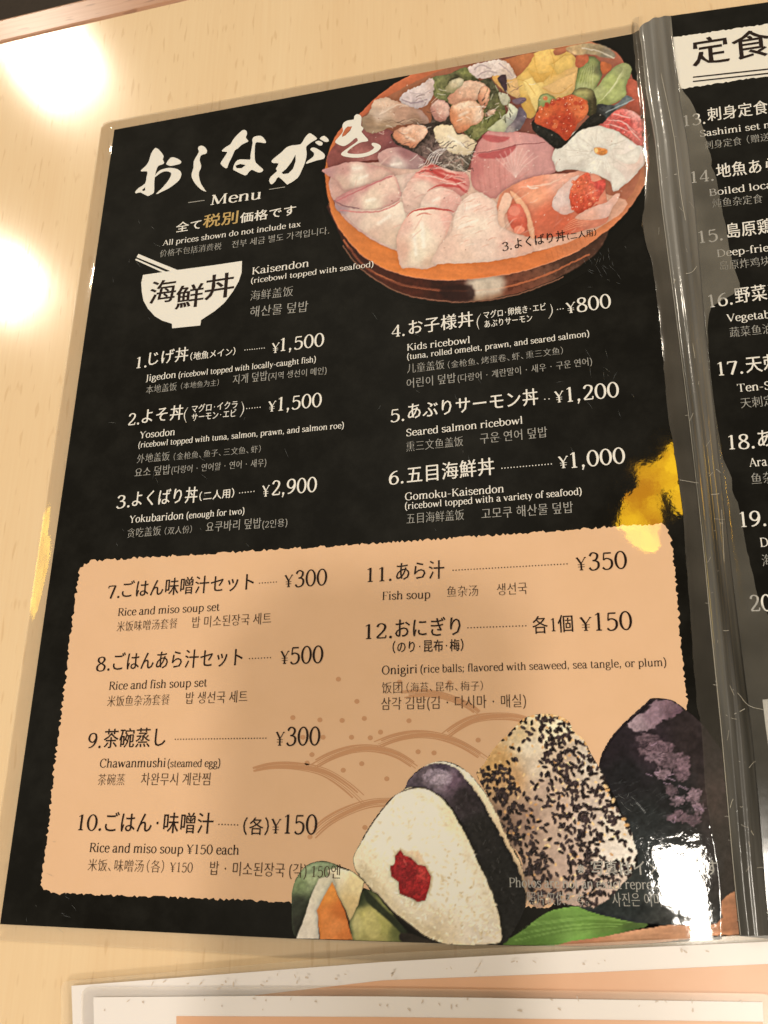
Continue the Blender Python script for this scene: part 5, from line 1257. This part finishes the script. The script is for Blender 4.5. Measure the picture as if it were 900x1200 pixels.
flat('title_letter', [rnd(P6([(820, 15), (835, 25), (838, 45), (830, 70), (847, 92), (838, 102), (800, 120), (775, 145), (752, 160), (735, 200), (710, 250), (700, 280), (685, 284), (655, 258), (657, 240), (690, 190), (697, 170), (668, 168), (662, 160), (690, 135), (720, 118), (740, 85), (765, 55), (800, 22)])),
     rnd([(297, 161.5), (300, 160), (305.3, 159.5), (309, 161.8), (312, 166.6), (310.7, 168), (307, 167.6), (301.8, 167), (299.5, 168.5), (298.8, 175), (298.7, 184), (300, 191), (308, 198.2), (308, 201), (303.6, 202.7), (298, 200.3), (294.5, 199.5), (291, 203), (287.5, 206), (276.7, 201), (273.3, 198.3), (276, 190.5), (281.7, 187), (293, 187.5), (293.7, 183), (295, 175), (296.3, 168), (295.8, 165)])],
     .00018, M['white'], left, holes=[[(276, 194.5), (281.7, 192.5), (288.3, 193.7), (283.3, 197.5), (277.5, 197.5)]])
flat('title_letter', [rnd(P5([(345, 210), (365, 208), (400, 235), (398, 247), (370, 262), (335, 290), (332, 310), (335, 345), (325, 395), (300, 455), (275, 500), (215, 540), (200, 538), (150, 493), (130, 520), (105, 543), (92, 530), (88, 515), (100, 490), (140, 455), (132, 440), (150, 405), (115, 402), (103, 390), (120, 370), (170, 330), (200, 300), (240, 285), (295, 278), (320, 240)])),
     rnd(P5([(370, 300), (400, 305), (445, 335), (455, 355), (445, 375), (400, 385), (340, 405), (330, 402), (345, 385), (378, 360), (383, 335), (360, 315)])),
     rnd(P5([(393, 262), (415, 255), (440, 268), (435, 285), (415, 285), (395, 270)])), rnd(P5([(425, 235), (450, 222), (478, 245), (478, 260), (455, 262), (425, 245)]))], .00018, M['white'], left,
     holes=[P5([(262, 345), (235, 395), (200, 440), (170, 465), (180, 475), (215, 470), (245, 440), (262, 390)])])
flat('title_letter', [rnd(P5([(648, 95), (665, 80), (685, 85), (697, 105), (693, 155), (708, 168), (705, 185), (697, 198), (738, 245), (735, 258), (710, 262), (680, 270), (640, 295), (605, 325), (610, 338), (650, 342), (700, 340), (750, 325), (780, 300), (765, 285), (765, 270), (790, 270), (820, 285), (822, 305), (795, 330), (740, 355), (670, 367), (600, 362), (565, 350), (565, 335), (590, 315), (640, 280), (672, 255), (660, 235), (625, 265), (595, 285), (570, 290), (530, 272), (525, 255), (560, 215), (575, 190), (570, 160), (580, 135), (610, 120), (645, 115)]))], .00018, M['white'], left,
     holes=[P5([(590, 175), (605, 162), (635, 160), (622, 188), (590, 220), (568, 230), (570, 212)])])
PE = lambda pts: T3(pts, 150, 290, 6.0)
bowl = flat('bowl_emblem', [PE([(107, 195), (350, 160), (600, 127), (803, 97), (800, 180), (780, 240), (740, 310), (680, 390), (610, 450), (515, 512), (510, 550), (312, 570), (310, 538), (240, 515), (190, 485), (140, 430), (110, 375), (98, 310), (95, 250)]),
     PE([(75, 47), (230, 112), (350, 160), (305, 170), (62, 70)]), PE([(58, 80), (240, 160), (270, 172), (245, 177), (52, 90)])], .00018, M['white'], left)
for s, a, b, em in (('海', (174.5, 355), (205.5, 351), .0108), ('鮮', (205, 361), (238, 356.5), .0108), ('丼', (239.5, 350), (274, 345), .0115)):
    text('emblem_letter', s, a, b, em, 'logo', M['ink'], bowl, z=.00024)
flat('rule', [[(220.7, 237.4), (240, 234.7), (240, 235.5), (220.7, 238.2)]], .00018, M['dim'], left)
flat('rule', [[(315.7, 221.9), (334.3, 219), (334.3, 219.8), (315.7, 222.7)]], .00018, M['dim'], left)

LN = {}
mm = .001
W_, D_, I_, J_ = M['white'], M['dim'], M['ink'], M['ink2']
LINES = [
 # name, text, start, end, size in mm, style, ink
 ('heading', 'Menu', (246.7, 240.7), (305.7, 233.2), 6.6, 'p', W_),
 ('tax_note', '全て', (206, 272), (235.5, 267.6), 4.9, 'hb', W_), ('tax_note', '税別', (237.7, 266.3), (278.6, 260.6), 6.4, 'hb', M['gold']), ('tax_note', '価格です', (281, 261), (346.7, 251), 5.0, 'hb', W_),
 ('tax_note', 'All prices shown do not include tax', (190.7, 288.3), (352.3, 265.7), 3.9, 'e', W_),
 ('tax_note', '价格不包括消费税', (187.3, 301.2), (259.3, 292), 3.5, 'c', D_), ('tax_note', '전부 세금 별도 가격입니다.', (271.7, 290.5), (385.7, 273.8), 3.6, 'k', D_),
 ('subheading', 'Kaisendon', (295.7, 322), (361.7, 312.6), 4.9, 'e', W_), ('subheading', '(ricebowl topped with seafood)', (294.3, 332.3), (437.7, 312.7), 3.6, 'e', W_),
 ('subheading', '海鲜盖饭', (293.3, 352), (343.3, 346.2), 4.7, 'c', D_), ('subheading', '해산물 덮밥', (292.7, 371), (360.7, 364.5), 4.9, 'k', D_),
 ('item_number', '1.', (159.6, 432), (171.8, 430.5), 6.6, 'p', W_), ('item_name', 'じげ丼', (174, 427.5), (220.3, 421.5), 6.3, 'h', W_), ('item_name', '（地魚メイン）', (222.9, 422), (275.8, 415.5), 3.5, 'h', W_),
 ('price', '¥', (318.5, 414.3), (327.2, 413.2), 5.8, 'p', W_), ('price', '1,500', (328.6, 411.9), (379.8, 405.5), 7.4, 'p', W_),
 ('item_english', 'Jigedon', (171.2, 447), (205.9, 442.7), 4.2, 'e', W_), ('item_english', '(ricebowl topped with locally-caught fish)', (209.3, 443), (370.2, 424.4), 3.6, 'e', W_),
 ('item_chinese', '本地盖饭', (171.2, 461.3), (207, 457), 3.7, 'c', D_), ('item_chinese', '（本地鱼为主）', (212, 456), (256.4, 451.6), 2.9, 'c', D_),
 ('item_korean', '지게 덮밥', (272.9, 450), (313.3, 445), 4.2, 'k', D_), ('item_korean', '(지역 생선이 메인)', (314.5, 445.2), (382.7, 437.8), 3.2, 'k', D_),
 ('item_number', '2.', (150, 499), (163.2, 497.5), 6.6, 'p', W_), ('item_name', 'よそ丼', (166, 495.5), (214.4, 490), 6.3, 'h', W_),
 ('item_name', 'マグロ・イクラ', (224.5, 483.5), (278.2, 478), 3.4, 'h', W_), ('item_name', 'サーモン・エビ', (224.5, 493.5), (276.6, 488), 3.4, 'h', W_),
 ('price', '¥', (314.3, 483), (323.3, 482), 5.8, 'p', W_), ('price', '1,500', (326, 481.8), (377, 476.4), 7.4, 'p', W_),
 ('item_english', 'Yosodon', (163.8, 514), (204.8, 510), 4.2, 'e', W_), ('item_english', '(ricebowl topped with tuna, salmon, prawn, and salmon roe)', (162.2, 525), (403, 501.8), 3.5, 'e', W_),
 ('item_chinese', '外地盖饭', (160.6, 542.5), (198.6, 539), 3.8, 'c', D_), ('item_chinese', '（金枪鱼、鱼子、三文鱼、虾）', (203.5, 539), (305.6, 529.6), 3.0, 'c', D_),
 ('item_korean', '요소 덮밥', (157.8, 559), (199.3, 555), 4.0, 'k', D_), ('item_korean', '(다랑어 · 연어알 · 연어 · 새우)', (201, 555), (312, 545.8), 3.2, 'k', D_),
 ('item_number', '3.', (136.2, 596), (152, 594.5), 6.6, 'p', W_), ('item_name', 'よくばり丼', (154.5, 592.6), (231, 587.4), 6.3, 'h', W_), ('item_name', '（二人用）', (233.6, 586.5), (274.6, 582), 3.6, 'h', W_),
 ('price', '¥', (307.3, 582.6), (316, 581.6), 5.8, 'p', W_), ('price', '2,900', (318.5, 581), (371.4, 576), 7.4, 'p', W_),
 ('item_english', 'Yokubaridon', (151.7, 613), (214.9, 608.2), 4.2, 'e', W_), ('item_english', '(enough for two)', (218.6, 608), (286.4, 602.4), 3.6, 'e', W_),
 ('item_chinese', '贪吃盖饭', (149, 630), (188.4, 626.6), 3.8, 'c', D_), ('item_chinese', '（双人份）', (193, 626.3), (224.8, 624), 3.0, 'c', D_),
 ('item_korean', '요쿠바리 덮밥', (241.3, 623), (306, 618.2), 4.1, 'k', D_), ('item_korean', '(2인용)', (307.6, 619), (336.8, 616.2), 3.2, 'k', D_),
 ('picture_caption', '3.', (588.7, 294.4), (600, 292.6), 4.8, 'p', I_), ('picture_caption', 'よくばり丼', (603, 291), (663, 281), 4.7, 'hb', I_), ('picture_caption', '（二人用）', (664.8, 281), (699, 275.6), 3.0, 'h', I_),
 ('item_number', '4.', (459, 395.5), (474.3, 393.7), 6.6, 'p', W_), ('item_name', 'お子様丼', (479, 391.5), (555, 380.8), 6.3, 'h', W_),
 ('item_name', 'マグロ・卵焼き・エビ', (567, 373.4), (640, 363.2), 3.2, 'h', W_), ('item_name', 'あぶりサーモン', (568, 384), (624, 376.4), 3.2, 'h', W_),
 ('price', '¥', (664, 367.8), (675, 366.2), 5.8, 'p', W_), ('price', '800', (676.4, 366.2), (716.7, 360.5), 7.4, 'p', W_),
 ('item_english', 'Kids ricebowl', (477.3, 411.2), (550.7, 402.2), 4.1, 'e', W_), ('item_english', '(tuna, rolled omelet, prawn, and seared salmon)', (477.3, 421.6), (690.7, 394.4), 3.5, 'e', W_),
 ('item_chinese', '儿童盖饭', (477.3, 437), (521, 431.8), 3.9, 'c', D_), ('item_chinese', '（金枪鱼、烤蛋卷、虾、熏三文鱼）', (525, 431.5), (660, 414.5), 3.0, 'c', D_),
 ('item_korean', '어린이 덮밥', (476.7, 454.5), (534.3, 447.6), 4.0, 'k', D_), ('item_korean', '(다랑어 · 계란말이 · 새우 · 구운 연어)', (536.7, 447.6), (694, 427.4), 3.2, 'k', D_),
 ('item_number', '5.', (457.8, 495), (473.8, 493.3), 6.6, 'p', W_), ('item_name', 'あぶりサーモン丼', (478, 490.5), (631, 472.6), 6.4, 'h', W_),
 ('price', '¥', (650.5, 472.4), (661, 471.2), 5.8, 'p', W_), ('price', '1,200', (664.7, 471.5), (726, 465), 7.4, 'p', W_),
 ('item_english', 'Seared salmon ricebowl', (476.3, 511.5), (612.4, 496.6), 4.1, 'e', W_), ('item_chinese', '熏三文鱼盖饭', (476.3, 528.6), (543, 522), 3.9, 'c', D_), ('item_korean', '구운 연어 덮밥', (562.7, 519.5), (641.6, 511.5), 4.1, 'k', D_),
 ('item_number', '6.', (456, 568.2), (473, 566.4), 6.6, 'p', W_), ('item_name', '五目海鮮丼', (477, 565.2), (579.7, 554.6), 6.4, 'h', W_),
 ('price', '¥', (655, 549.4), (666.5, 548.2), 5.8, 'p', W_), ('price', '1,000', (669.3, 548.8), (733.3, 542.6), 7.4, 'p', W_),
 ('item_english', 'Gomoku-Kaisendon', (474.8, 586.5), (590.4, 577), 4.1, 'e', W_), ('item_english', '(ricebowl topped with a variety of seafood)', (474.8, 597), (681.8, 579.6), 3.5, 'e', W_),
 ('item_chinese', '五目海鲜盖饭', (476.6, 613.3), (544, 608.4), 3.9, 'c', D_), ('item_korean', '고모쿠 해산물 덮밥', (564.4, 608), (671.8, 600), 4.1, 'k', D_),
 ('item_number', '7.', (126, 702), (140, 700.8), 6.6, 'p', I_), ('item_name', 'ごはん味噌汁セット', (142.5, 699.4), (297.3, 690), 6.4, 'h', I_),
 ('price', '¥', (333.3, 688.6), (343.3, 687.8), 5.9, 'p', I_), ('price', '300', (345.5, 688), (383.3, 685.6), 7.6, 'p', I_),
 ('item_english', 'Rice and miso soup set', (138.3, 722), (257.3, 715.6), 4.2, 'e', I_), ('item_chinese', '米饭味噌汤套餐', (136.7, 739.6), (207.7, 735.6), 3.8, 'c', J_), ('item_korean', '밥 미소된장국 세트', (225, 735), (317.7, 730), 4.1, 'k', J_),
 ('item_number', '8.', (112.4, 786.9), (128.6, 785.9), 6.6, 'p', I_), ('item_name', 'ごはんあら汁セット', (132, 784.5), (284, 778.8), 6.4, 'h', I_),
 ('price', '¥', (328.4, 778.4), (338.7, 777.9), 5.9, 'p', I_), ('price', '500', (340, 778.2), (378.7, 776.8), 7.6, 'p', I_),
 ('item_english', 'Rice and fish soup set', (127.9, 808.5), (242.6, 804.4), 4.2, 'e', I_), ('item_chinese', '米饭鱼杂汤套餐', (125.5, 827.2), (198.5, 825.2), 3.8, 'c', J_), ('item_korean', '밥 생선국 세트', (217.5, 824), (289.8, 822), 4.1, 'k', J_),
 ('item_number', '9.', (102.4, 877), (118, 876.7), 6.6, 'p', I_), ('item_name', '茶碗蒸し', (121, 875), (193.7, 873), 6.4, 'h', I_),
 ('price', '¥', (322.8, 874), (333, 873.9), 5.9, 'p', I_), ('price', '300', (335.4, 873.6), (375.2, 873.2), 7.6, 'p', I_),
 ('item_english', 'Chawanmushi', (116.9, 899.5), (193.7, 898.8), 4.2, 'e', I_), ('item_english', '(steamed egg)', (196.4, 899), (258, 898.5), 3.6, 'e', I_),
 ('item_chinese', '茶碗蒸', (114.4, 919.5), (146, 919.2), 3.8, 'c', J_), ('item_korean', '차완무시 계란찜', (165, 919.2), (246, 919.2), 4.1, 'k', J_),
 ('item_number', '10.', (91, 973), (118.5, 973.6), 6.6, 'p', I_), ('item_name', 'ごはん・味噌汁', (122.5, 973.3), (249.5, 975), 6.4, 'h', I_),
 ('item_name', '（各）', (284.6, 976.4), (314.8, 976.8), 5.2, 'h', I_), ('price', '¥', (317.4, 976.8), (328.8, 977), 5.9, 'p', I_), ('price', '150', (333, 977), (371.5, 977.6), 7.6, 'p', I_),
 ('item_english', 'Rice and miso soup ¥150 each', (105, 998.4), (279.7, 1001.6), 4.2, 'e', I_), ('item_chinese', '米饭、味噌汤（各） ¥150', (102.9, 1019.5), (225.6, 1022.4), 3.8, 'c', J_), ('item_korean', '밥 · 미소된장국 (각) 150엔', (245.7, 1024), (398.7, 1028.6), 4.2, 'k', J_),
 ('item_number', '11.', (430.3, 682.4), (459, 680.8), 6.6, 'p', I_), ('item_name', 'あら汁', (464, 679), (520.8, 676.2), 6.4, 'h', I_),
 ('price', '¥', (675.6, 669), (687.7, 668.2), 5.9, 'p', I_), ('price', '350', (690, 668.4), (735.4, 666.2), 7.6, 'p', I_),
 ('item_english', 'Fish soup', (448.2, 703.2), (504.3, 701.2), 4.2, 'e', I_), ('item_chinese', '鱼杂汤', (523.8, 699), (560.4, 697.6), 3.8, 'c', J_), ('item_korean', '생선국', (582.4, 697), (618, 695), 4.1, 'k', J_),
 ('item_number', '12.', (428.2, 749.2), (459.5, 747.9), 6.6, 'p', I_), ('item_name', 'おにぎり', (463, 746), (540, 743), 6.4, 'h', I_), ('item_name', '（のり・昆布・梅）', (459.9, 764.3), (543.3, 761.6), 3.9, 'hb', I_),
 ('item_name', '各1個', (624.3, 741.3), (672, 738.8), 5.6, 'h', I_), ('price', '¥', (680, 739.8), (694, 739.2), 5.9, 'p', I_), ('price', '150', (698, 739.4), (741.5, 737.8), 7.6, 'p', I_),
 ('item_english', 'Onigiri', (447.5, 790.6), (488.7, 789), 4.2, 'e', I_), ('item_english', '(rice balls; flavored with seaweed, sea tangle, or plum)', (492.8, 788.6), (781, 780.6), 3.6, 'e', I_),
 ('item_chinese', '饭团', (447.5, 812), (471.4, 811.2), 3.8, 'c', J_), ('item_chinese', '（海苔、昆布、梅子）', (476.3, 810.4), (566, 808.4), 3.1, 'c', J_), ('item_korean', '삼각 김밥(김 · 다시마 · 매실)', (446.7, 831), (616.5, 827.5), 4.1, 'k', J_),
 ('picture_note', '※写真はイメージです。', (676.7, 1025), (850, 1024), 4.1, 'h', D_), ('picture_note', 'Photos are not an exact representation.', (597, 1039.5), (822, 1043), 3.8, 'e', D_),
 ('picture_note', '照片仅供参考。', (618, 1059), (690, 1060), 3.6, 'c', D_), ('picture_note', '사진은 이미지입니다.', (718, 1061), (826, 1061), 3.7, 'k', D_),
]
for nm, s, a, b, em, sty, mt in LINES:
    text(nm, s, a, b, em * mm, sty, mt, left)
def big_paren(x, y0, y1, lean, right, mat):
    s = 1 if right else -1; h = y1 - y0
    out, inn = [], []
    for i in range(11):
        t = i / 10; bow = math.sin(math.pi * t)
        cx = x + lean * (t - .5) + s * 3.2 * bow
        w = .35 + .75 * bow
        out.append((cx + w / 2, y0 + h * t)); inn.append((cx - w / 2, y0 + h * t))
    flat('bracket', [out + inn[::-1]], .00018, mat, left)
big_paren(219.5, 477.5, 495.5, -2, False, W_); big_paren(282.5, 471, 489, -2, True, W_)
big_paren(562.5, 368, 386.5, -2, False, W_); big_paren(644, 356.5, 374, -2, True, W_)
for a, b, mt in (((285.9, 410.6), (311.3, 408), W_), ((287.9, 479.2), (306.6, 477.4), W_), ((279.3, 578.2), (299.5, 575.8), W_), ((651.7, 363.3), (661.7, 361.7), W_), ((636, 468.4), (646, 467.4), W_), ((586.5, 549.2), (648, 543.8), W_),
                 ((302.7, 683.7), (325.7, 682), I_), ((290.8, 772), (319, 770.7), I_), ((204, 866.5), (313.5, 865.1), I_), ((255, 966), (280.4, 966.8), I_), ((529.3, 668.6), (666.4, 660.9), I_), ((546.6, 735.9), (618.2, 733.4), I_)):
    dots(a, b, mt, left)

# ------------------------------------------------------------------ right page
hd = [(786, 44.2), (860, 33.8), (960, 19.8), (1010, 13), (1020, 72), (960, 81), (868, 93.6), (796.5, 104.6), (792, 78)]
head = flat('heading_panel', [ragged(hd, .5, 3.0, 8)], .00005, M['cream'], right)
text('heading', '定食', (811.5, 75.8), (904, 62), .0130, 'logo', M['ink'], head, z=.00018)
for y in (90.2, 95.2): flat('rule', [[(812, y), (900, y - 9.6), (960, y - 17), (960, y - 15.4), (900, y - 8), (812, y + 1.4)]], .00018, M['ink'], head)
RL = [('item_number', '13.', (801.8, 148.6), (826.7, 145.2), 6.6, 'p'), ('item_name', '刺身定食', (829.3, 141.5), (900.5, 132), 6.2, 'h'), ('item_english', 'Sashimi set meal', (820.5, 160.8), (925, 147), 4.3, 'e'), ('item_chinese', '刺身定食', (826, 175), (869.4, 169.4), 3.8, 'c'), ('item_chinese', '（赠送', (875.5, 168), (902, 164.5), 3.6, 'c'),
 ('item_number', '14.', (810.4, 215), (836.4, 212), 6.6, 'p'), ('item_name', '地魚あら煮定食', (839.7, 208), (970, 192), 6.2, 'h'), ('item_english', 'Boiled local fish', (832, 230), (939, 216), 4.3, 'e'), ('item_chinese', '炖鱼杂定食', (835, 243.3), (893.8, 237.4), 3.9, 'c'),
 ('item_number', '15.', (820, 285.4), (847, 281.7), 6.6, 'p'), ('item_name', '島原鶏の唐揚げ', (852.5, 278.5), (982, 262), 6.2, 'h'), ('item_english', 'Deep-fried chicken', (841, 301.5), (965, 287), 4.3, 'e'), ('item_chinese', '岛原炸鸡块定食', (844, 316.5), (928, 308), 3.9, 'c'),
 ('item_number', '16.', (831.7, 360.8), (858.8, 357), 6.6, 'p'), ('item_name', '野菜天ぷら定食', (861.9, 354.5), (1000, 338), 6.2, 'h'), ('item_english', 'Vegetable tempura', (851.9, 377.5), (975, 366), 4.3, 'e'), ('item_chinese', '蔬菜鱼油炸定食', (855.6, 395), (945, 386), 3.9, 'c'),
 ('item_number', '17.', (842, 440.6), (871, 438), 6.6, 'p'), ('item_name', '天刺定食', (874.6, 436), (958, 428), 6.2, 'h'), ('item_english', 'Ten-Sashi set meal', (864.4, 459.6), (992, 449), 4.3, 'e'), ('item_chinese', '天刺定食', (868.5, 478), (922, 473), 3.9, 'c'),
 ('item_number', '18.', (854.4, 527), (884.4, 525.5), 6.6, 'p'), ('item_name', 'あら煮定食', (888.5, 523), (990, 516), 6.2, 'h'), ('item_english', 'Ara set meal', (878.4, 547.3), (950, 542), 4.3, 'e'), ('item_chinese', '鱼杂定食', (881, 567), (935, 563), 3.9, 'c'),
 ('item_number', '19.', (868, 618), (898, 616.5), 6.6, 'p'), ('item_english', 'Daily set', (891.6, 641), (945, 638), 4.3, 'e'), ('item_chinese', '海鲜定食', (893.5, 663), (950, 660), 3.9, 'c'), ('item_number', '20.', (880, 716.8), (911, 715.5), 6.6, 'p')]
for nm, s, a, b, em, sty in RL:
    text(nm, s, a, b, em * mm, sty, D_ if sty == 'c' else W_, right)
flat('note_panel', [[(893.5, 820), (960, 814), (972, 872), (901, 878), (897, 850)]], .00005, M['cream'], right)
bpy.data.objects.remove(_to); 

# ------------------------------------------------------------------ two pale laminated cards in front of the menu
M['card'] = print_mat('card_white', (242, 226, 207), matt=.3)
M['orange'] = print_mat('card_orange', (232, 174, 130), mottle=1, rgb2=(236, 180, 136), matt=.3)
M['card_film'] = film_mat('card_film', .16, (.92, .82, .68), .25)
def card(label, white, inner, film, z, grp='laminated cards in front of the menu'):
    c = empty('laminated_card', (*plane_pt(*white[0], TZ), TZ), label, 'card'); c['group'] = grp
    flat('card_sheet', [white], z, M['card'], c)
    flat('orange_panel', [inner], z + .00008, M['orange'], c)
    flat('film_margin', [film], z - .00006, M['card_film'], c)
    return c
def roundc(p, r=6, n=5):
    out = []
    for i in range(len(p)):
        a, b, c = np.array(p[i - 1], float), np.array(p[i], float), np.array(p[(i + 1) % len(p)], float)
        u = (a - b) / np.linalg.norm(a - b); v = (c - b) / np.linalg.norm(c - b)
        for k in range(n + 1):
            t = k / n; out.append(tuple(b + u * r * (1 - t) ** 2 + v * r * t ** 2))
    return out
card('rear laminated card with white border and orange panel, slanting up behind the front card',
     [(85, 1155), (300, 1138.5), (450, 1127), (700, 1112.5), (960, 1100.5), (1000, 1400), (95, 1440)], [(300, 1166), (450, 1148.5), (700, 1139), (960, 1126.5), (990, 1400), (300, 1420)],
     roundc([(72, 1150), (450, 1117), (975, 1091), (1020, 1420), (80, 1460)], 10), .0006)
card('front laminated card, white border and orange panel, nearest the bottom edge of the photo',
     [(112, 1168), (300, 1166.5), (450, 1167), (700, 1170.5), (893, 1173.5), (905, 1430), (118, 1440)], [(209, 1190), (450, 1191), (893.5, 1196.5), (905, 1430), (212, 1430)],
     roundc([(97, 1156), (450, 1157), (905, 1164), (925, 1450), (100, 1460)], 14), .0012)

rc = random.Random(31); V, Fc = [], []
for i in range(60):
    x = rc.uniform(115, 880); top = 1155 - (x - 85) * .0626 if rc.random() < .5 else 1168
    y = top + rc.uniform(1, 16); p = np.array(plane_pt(x, y)); a = rc.uniform(0, 3.1); L = rc.uniform(.0002, .0008); w = rc.uniform(.00008, .0003)
    d = np.array([math.cos(a), math.sin(a)]); nn = np.array([-d[1], d[0]]); k = len(V)
    for t in range(6):
        q = p + d * L * math.cos(t * 1.047) + nn * w * math.sin(t * 1.047) * rc.uniform(.6, 1.3); V.append((q[0], q[1], .00145))
    Fc.append(tuple(range(k, k + 6)))
me = bpy.data.meshes.new('scuff_marks'); me.from_pydata(V, [], Fc)
M['scuff'] = print_mat('scuff_brown', (212, 188, 162), matt=.3)
front = [o for o in bpy.data.objects if o.name.startswith('laminated_card')][-1]
tag(link('scuff_marks', me, M['scuff'], front), kind='stuff')

# ------------------------------------------------------------------ unseen glowing shapes added for their reflections, and the phone whose shadow falls on the page
def glow_mat(name, c1, c2, st_):
    m = bpy.data.materials.new(name); n, l = nodes(m)
    o = n.new('ShaderNodeOutputMaterial'); e = n.new('ShaderNodeEmission'); l.new(e.outputs[0], o.inputs[0])
    t = n.new('ShaderNodeTexNoise'); t.inputs['Scale'].default_value = 22; t.inputs['Detail'].default_value = 5
    g = n.new('ShaderNodeNewGeometry'); l.new(g.outputs['Position'], t.inputs['Vector'])
    r = n.new('ShaderNodeValToRGB'); r.color_ramp.elements[0].position = .35; r.color_ramp.elements[1].position = .65
    r.color_ramp.elements[0].color = (*c1, 1); r.color_ramp.elements[1].color = (*c2, 1)
    l.new(t.outputs['Fac'], r.inputs['Fac']); l.new(r.outputs[0], e.inputs['Color']); e.inputs['Strength'].default_value = st_
    return m
M['amber_dim'] = glow_mat('amber_glass_dim', (.55, .30, .02), (1, .66, .06), 11.0)
M['amber'] = glow_mat('amber_glass', (.55, .22, .01), (1, .58, .02), 22.0)
YS = lambda pts: T3(pts, 700, 480, 4.5)
PEND = [[(385, 165), (330, 205), (290, 255), (262, 280), (215, 285), (200, 310), (200, 350), (210, 385), (180, 410), (150, 440), (135, 470), (128, 510), (118, 560), (120, 590), (140, 605), (150, 640), (180, 680), (230, 710), (290, 718), (325, 700), (330, 640), (325, 605), (345, 560), (330, 500), (318, 460), (320, 420), (270, 425), (265, 410), (310, 398), (340, 395), (380, 370), (418, 364), (425, 300), (415, 220)],
        [(340, 420), (385, 385), (415, 380), (400, 405), (360, 430)], [(385, 440), (430, 405), (445, 440), (450, 480), (440, 530), (410, 520), (395, 480)]]
def pendant(H):
    c = empty('pendant_lamp', (*mirror_pt(760, 580, H), H), 'amber glass pendant lamp above the table, mirrored as a gold blossom in the menu film', 'lamp')
    for i, pl in enumerate(PEND):
        p2 = [tuple(mirror_pt(x, y, H)) for x, y in smooth_path(YS(pl), 2, True)]
        V, T = cdt_fill([ccw(p2)]); me = mesh_xy('glass_petal', V, T, H)
        bm = bmesh.new(); bm.from_mesh(me); r = bmesh.ops.extrude_face_region(bm, geom=bm.faces[:])
        for e in r['geom']:
            if isinstance(e, bmesh.types.BMVert): e.co.z = H + .02
        bmesh.ops.recalc_face_normals(bm, faces=bm.faces[:]); bm.to_mesh(me); bm.free()
        link('glass_petal', me, M['amber'], c)
pendant(.95)  # added emitter, outlined so that its mirror image makes the gold blossom
M['dark_metal'] = wood_mat('dark_plastic', (40, 38, 36), (48, 46, 44), (40, 38, 36), .4, 0)
rl = empty('round_lamp', (-1.18, .36, .85), 'round amber lamp left of the table, glinting in the menu edge film', 'lamp')  # unseen emitter added for the yellow glint on the film margin
bm = bmesh.new(); bmesh.ops.create_uvsphere(bm, u_segments=24, v_segments=14, radius=.10); me = bpy.data.meshes.new('lamp_globe')
for v in bm.verts: v.co.z *= 1.3; v.co += Vector((-1.18, .36, .85))
bm.to_mesh(me); bm.free(); link('lamp_globe', me, M['amber_dim'], rl)
solid('lamp_cap', [(-1.18 + .03 * math.cos(a * .7854), .36 + .03 * math.sin(a * .7854)) for a in range(8)], .975, 1.01, M['dark_metal'], rl)

r2 = empty('round_lamp', (1.12, .40, .50), 'long amber lamp right of the table, glinting along the fold of the menu', 'lamp')  # unseen emitter added for the yellow streak on the spine
bm = bmesh.new(); bmesh.ops.create_uvsphere(bm, u_segments=24, v_segments=14, radius=.05); me = bpy.data.meshes.new('lamp_globe')
for v in bm.verts: v.co.y *= 2.0; v.co += Vector((1.12, .40, .50))
bm.to_mesh(me); bm.free(); link('lamp_globe', me, M['amber'], r2)
solid('lamp_cap', [(1.12 + .03 * math.cos(a * .7854), .40 + .05 * math.sin(a * .7854)) for a in range(8)], .565, .60, M['dark_metal'], r2)
phone = empty('smartphone', PH_C.tolist(), 'dark smartphone held above the menu, its soft shadow falling across the peach panel', 'smartphone')
def phone_box(name, cx, cy, cz, hx, hy, hz, bev, mat):
    bm = bmesh.new(); bmesh.ops.create_cube(bm, size=2.0)
    for v in bm.verts: v.co = Vector((v.co.x * hx, v.co.y * hy, v.co.z * hz))
    bmesh.ops.bevel(bm, geom=[e for e in bm.edges if abs(e.verts[0].co.z - e.verts[1].co.z) > hz], offset=bev, segments=5, affect='EDGES')
    me = bpy.data.meshes.new(name)
    for v in bm.verts:
        w = CAM + ROT @ (np.array([v.co.x + cx, v.co.y + cy, v.co.z + cz])); v.co = Vector(w.tolist())
    bm.to_mesh(me); bm.free(); return link(name, me, mat, phone)
phone_box('phone_body', -.030, -.063, .075, .0335, .069, .0036, .010, M['dark_metal'])
phone_box('camera_lens', 0.0, 0.0, .0705, .005, .005, .0012, .004, M['ink'])
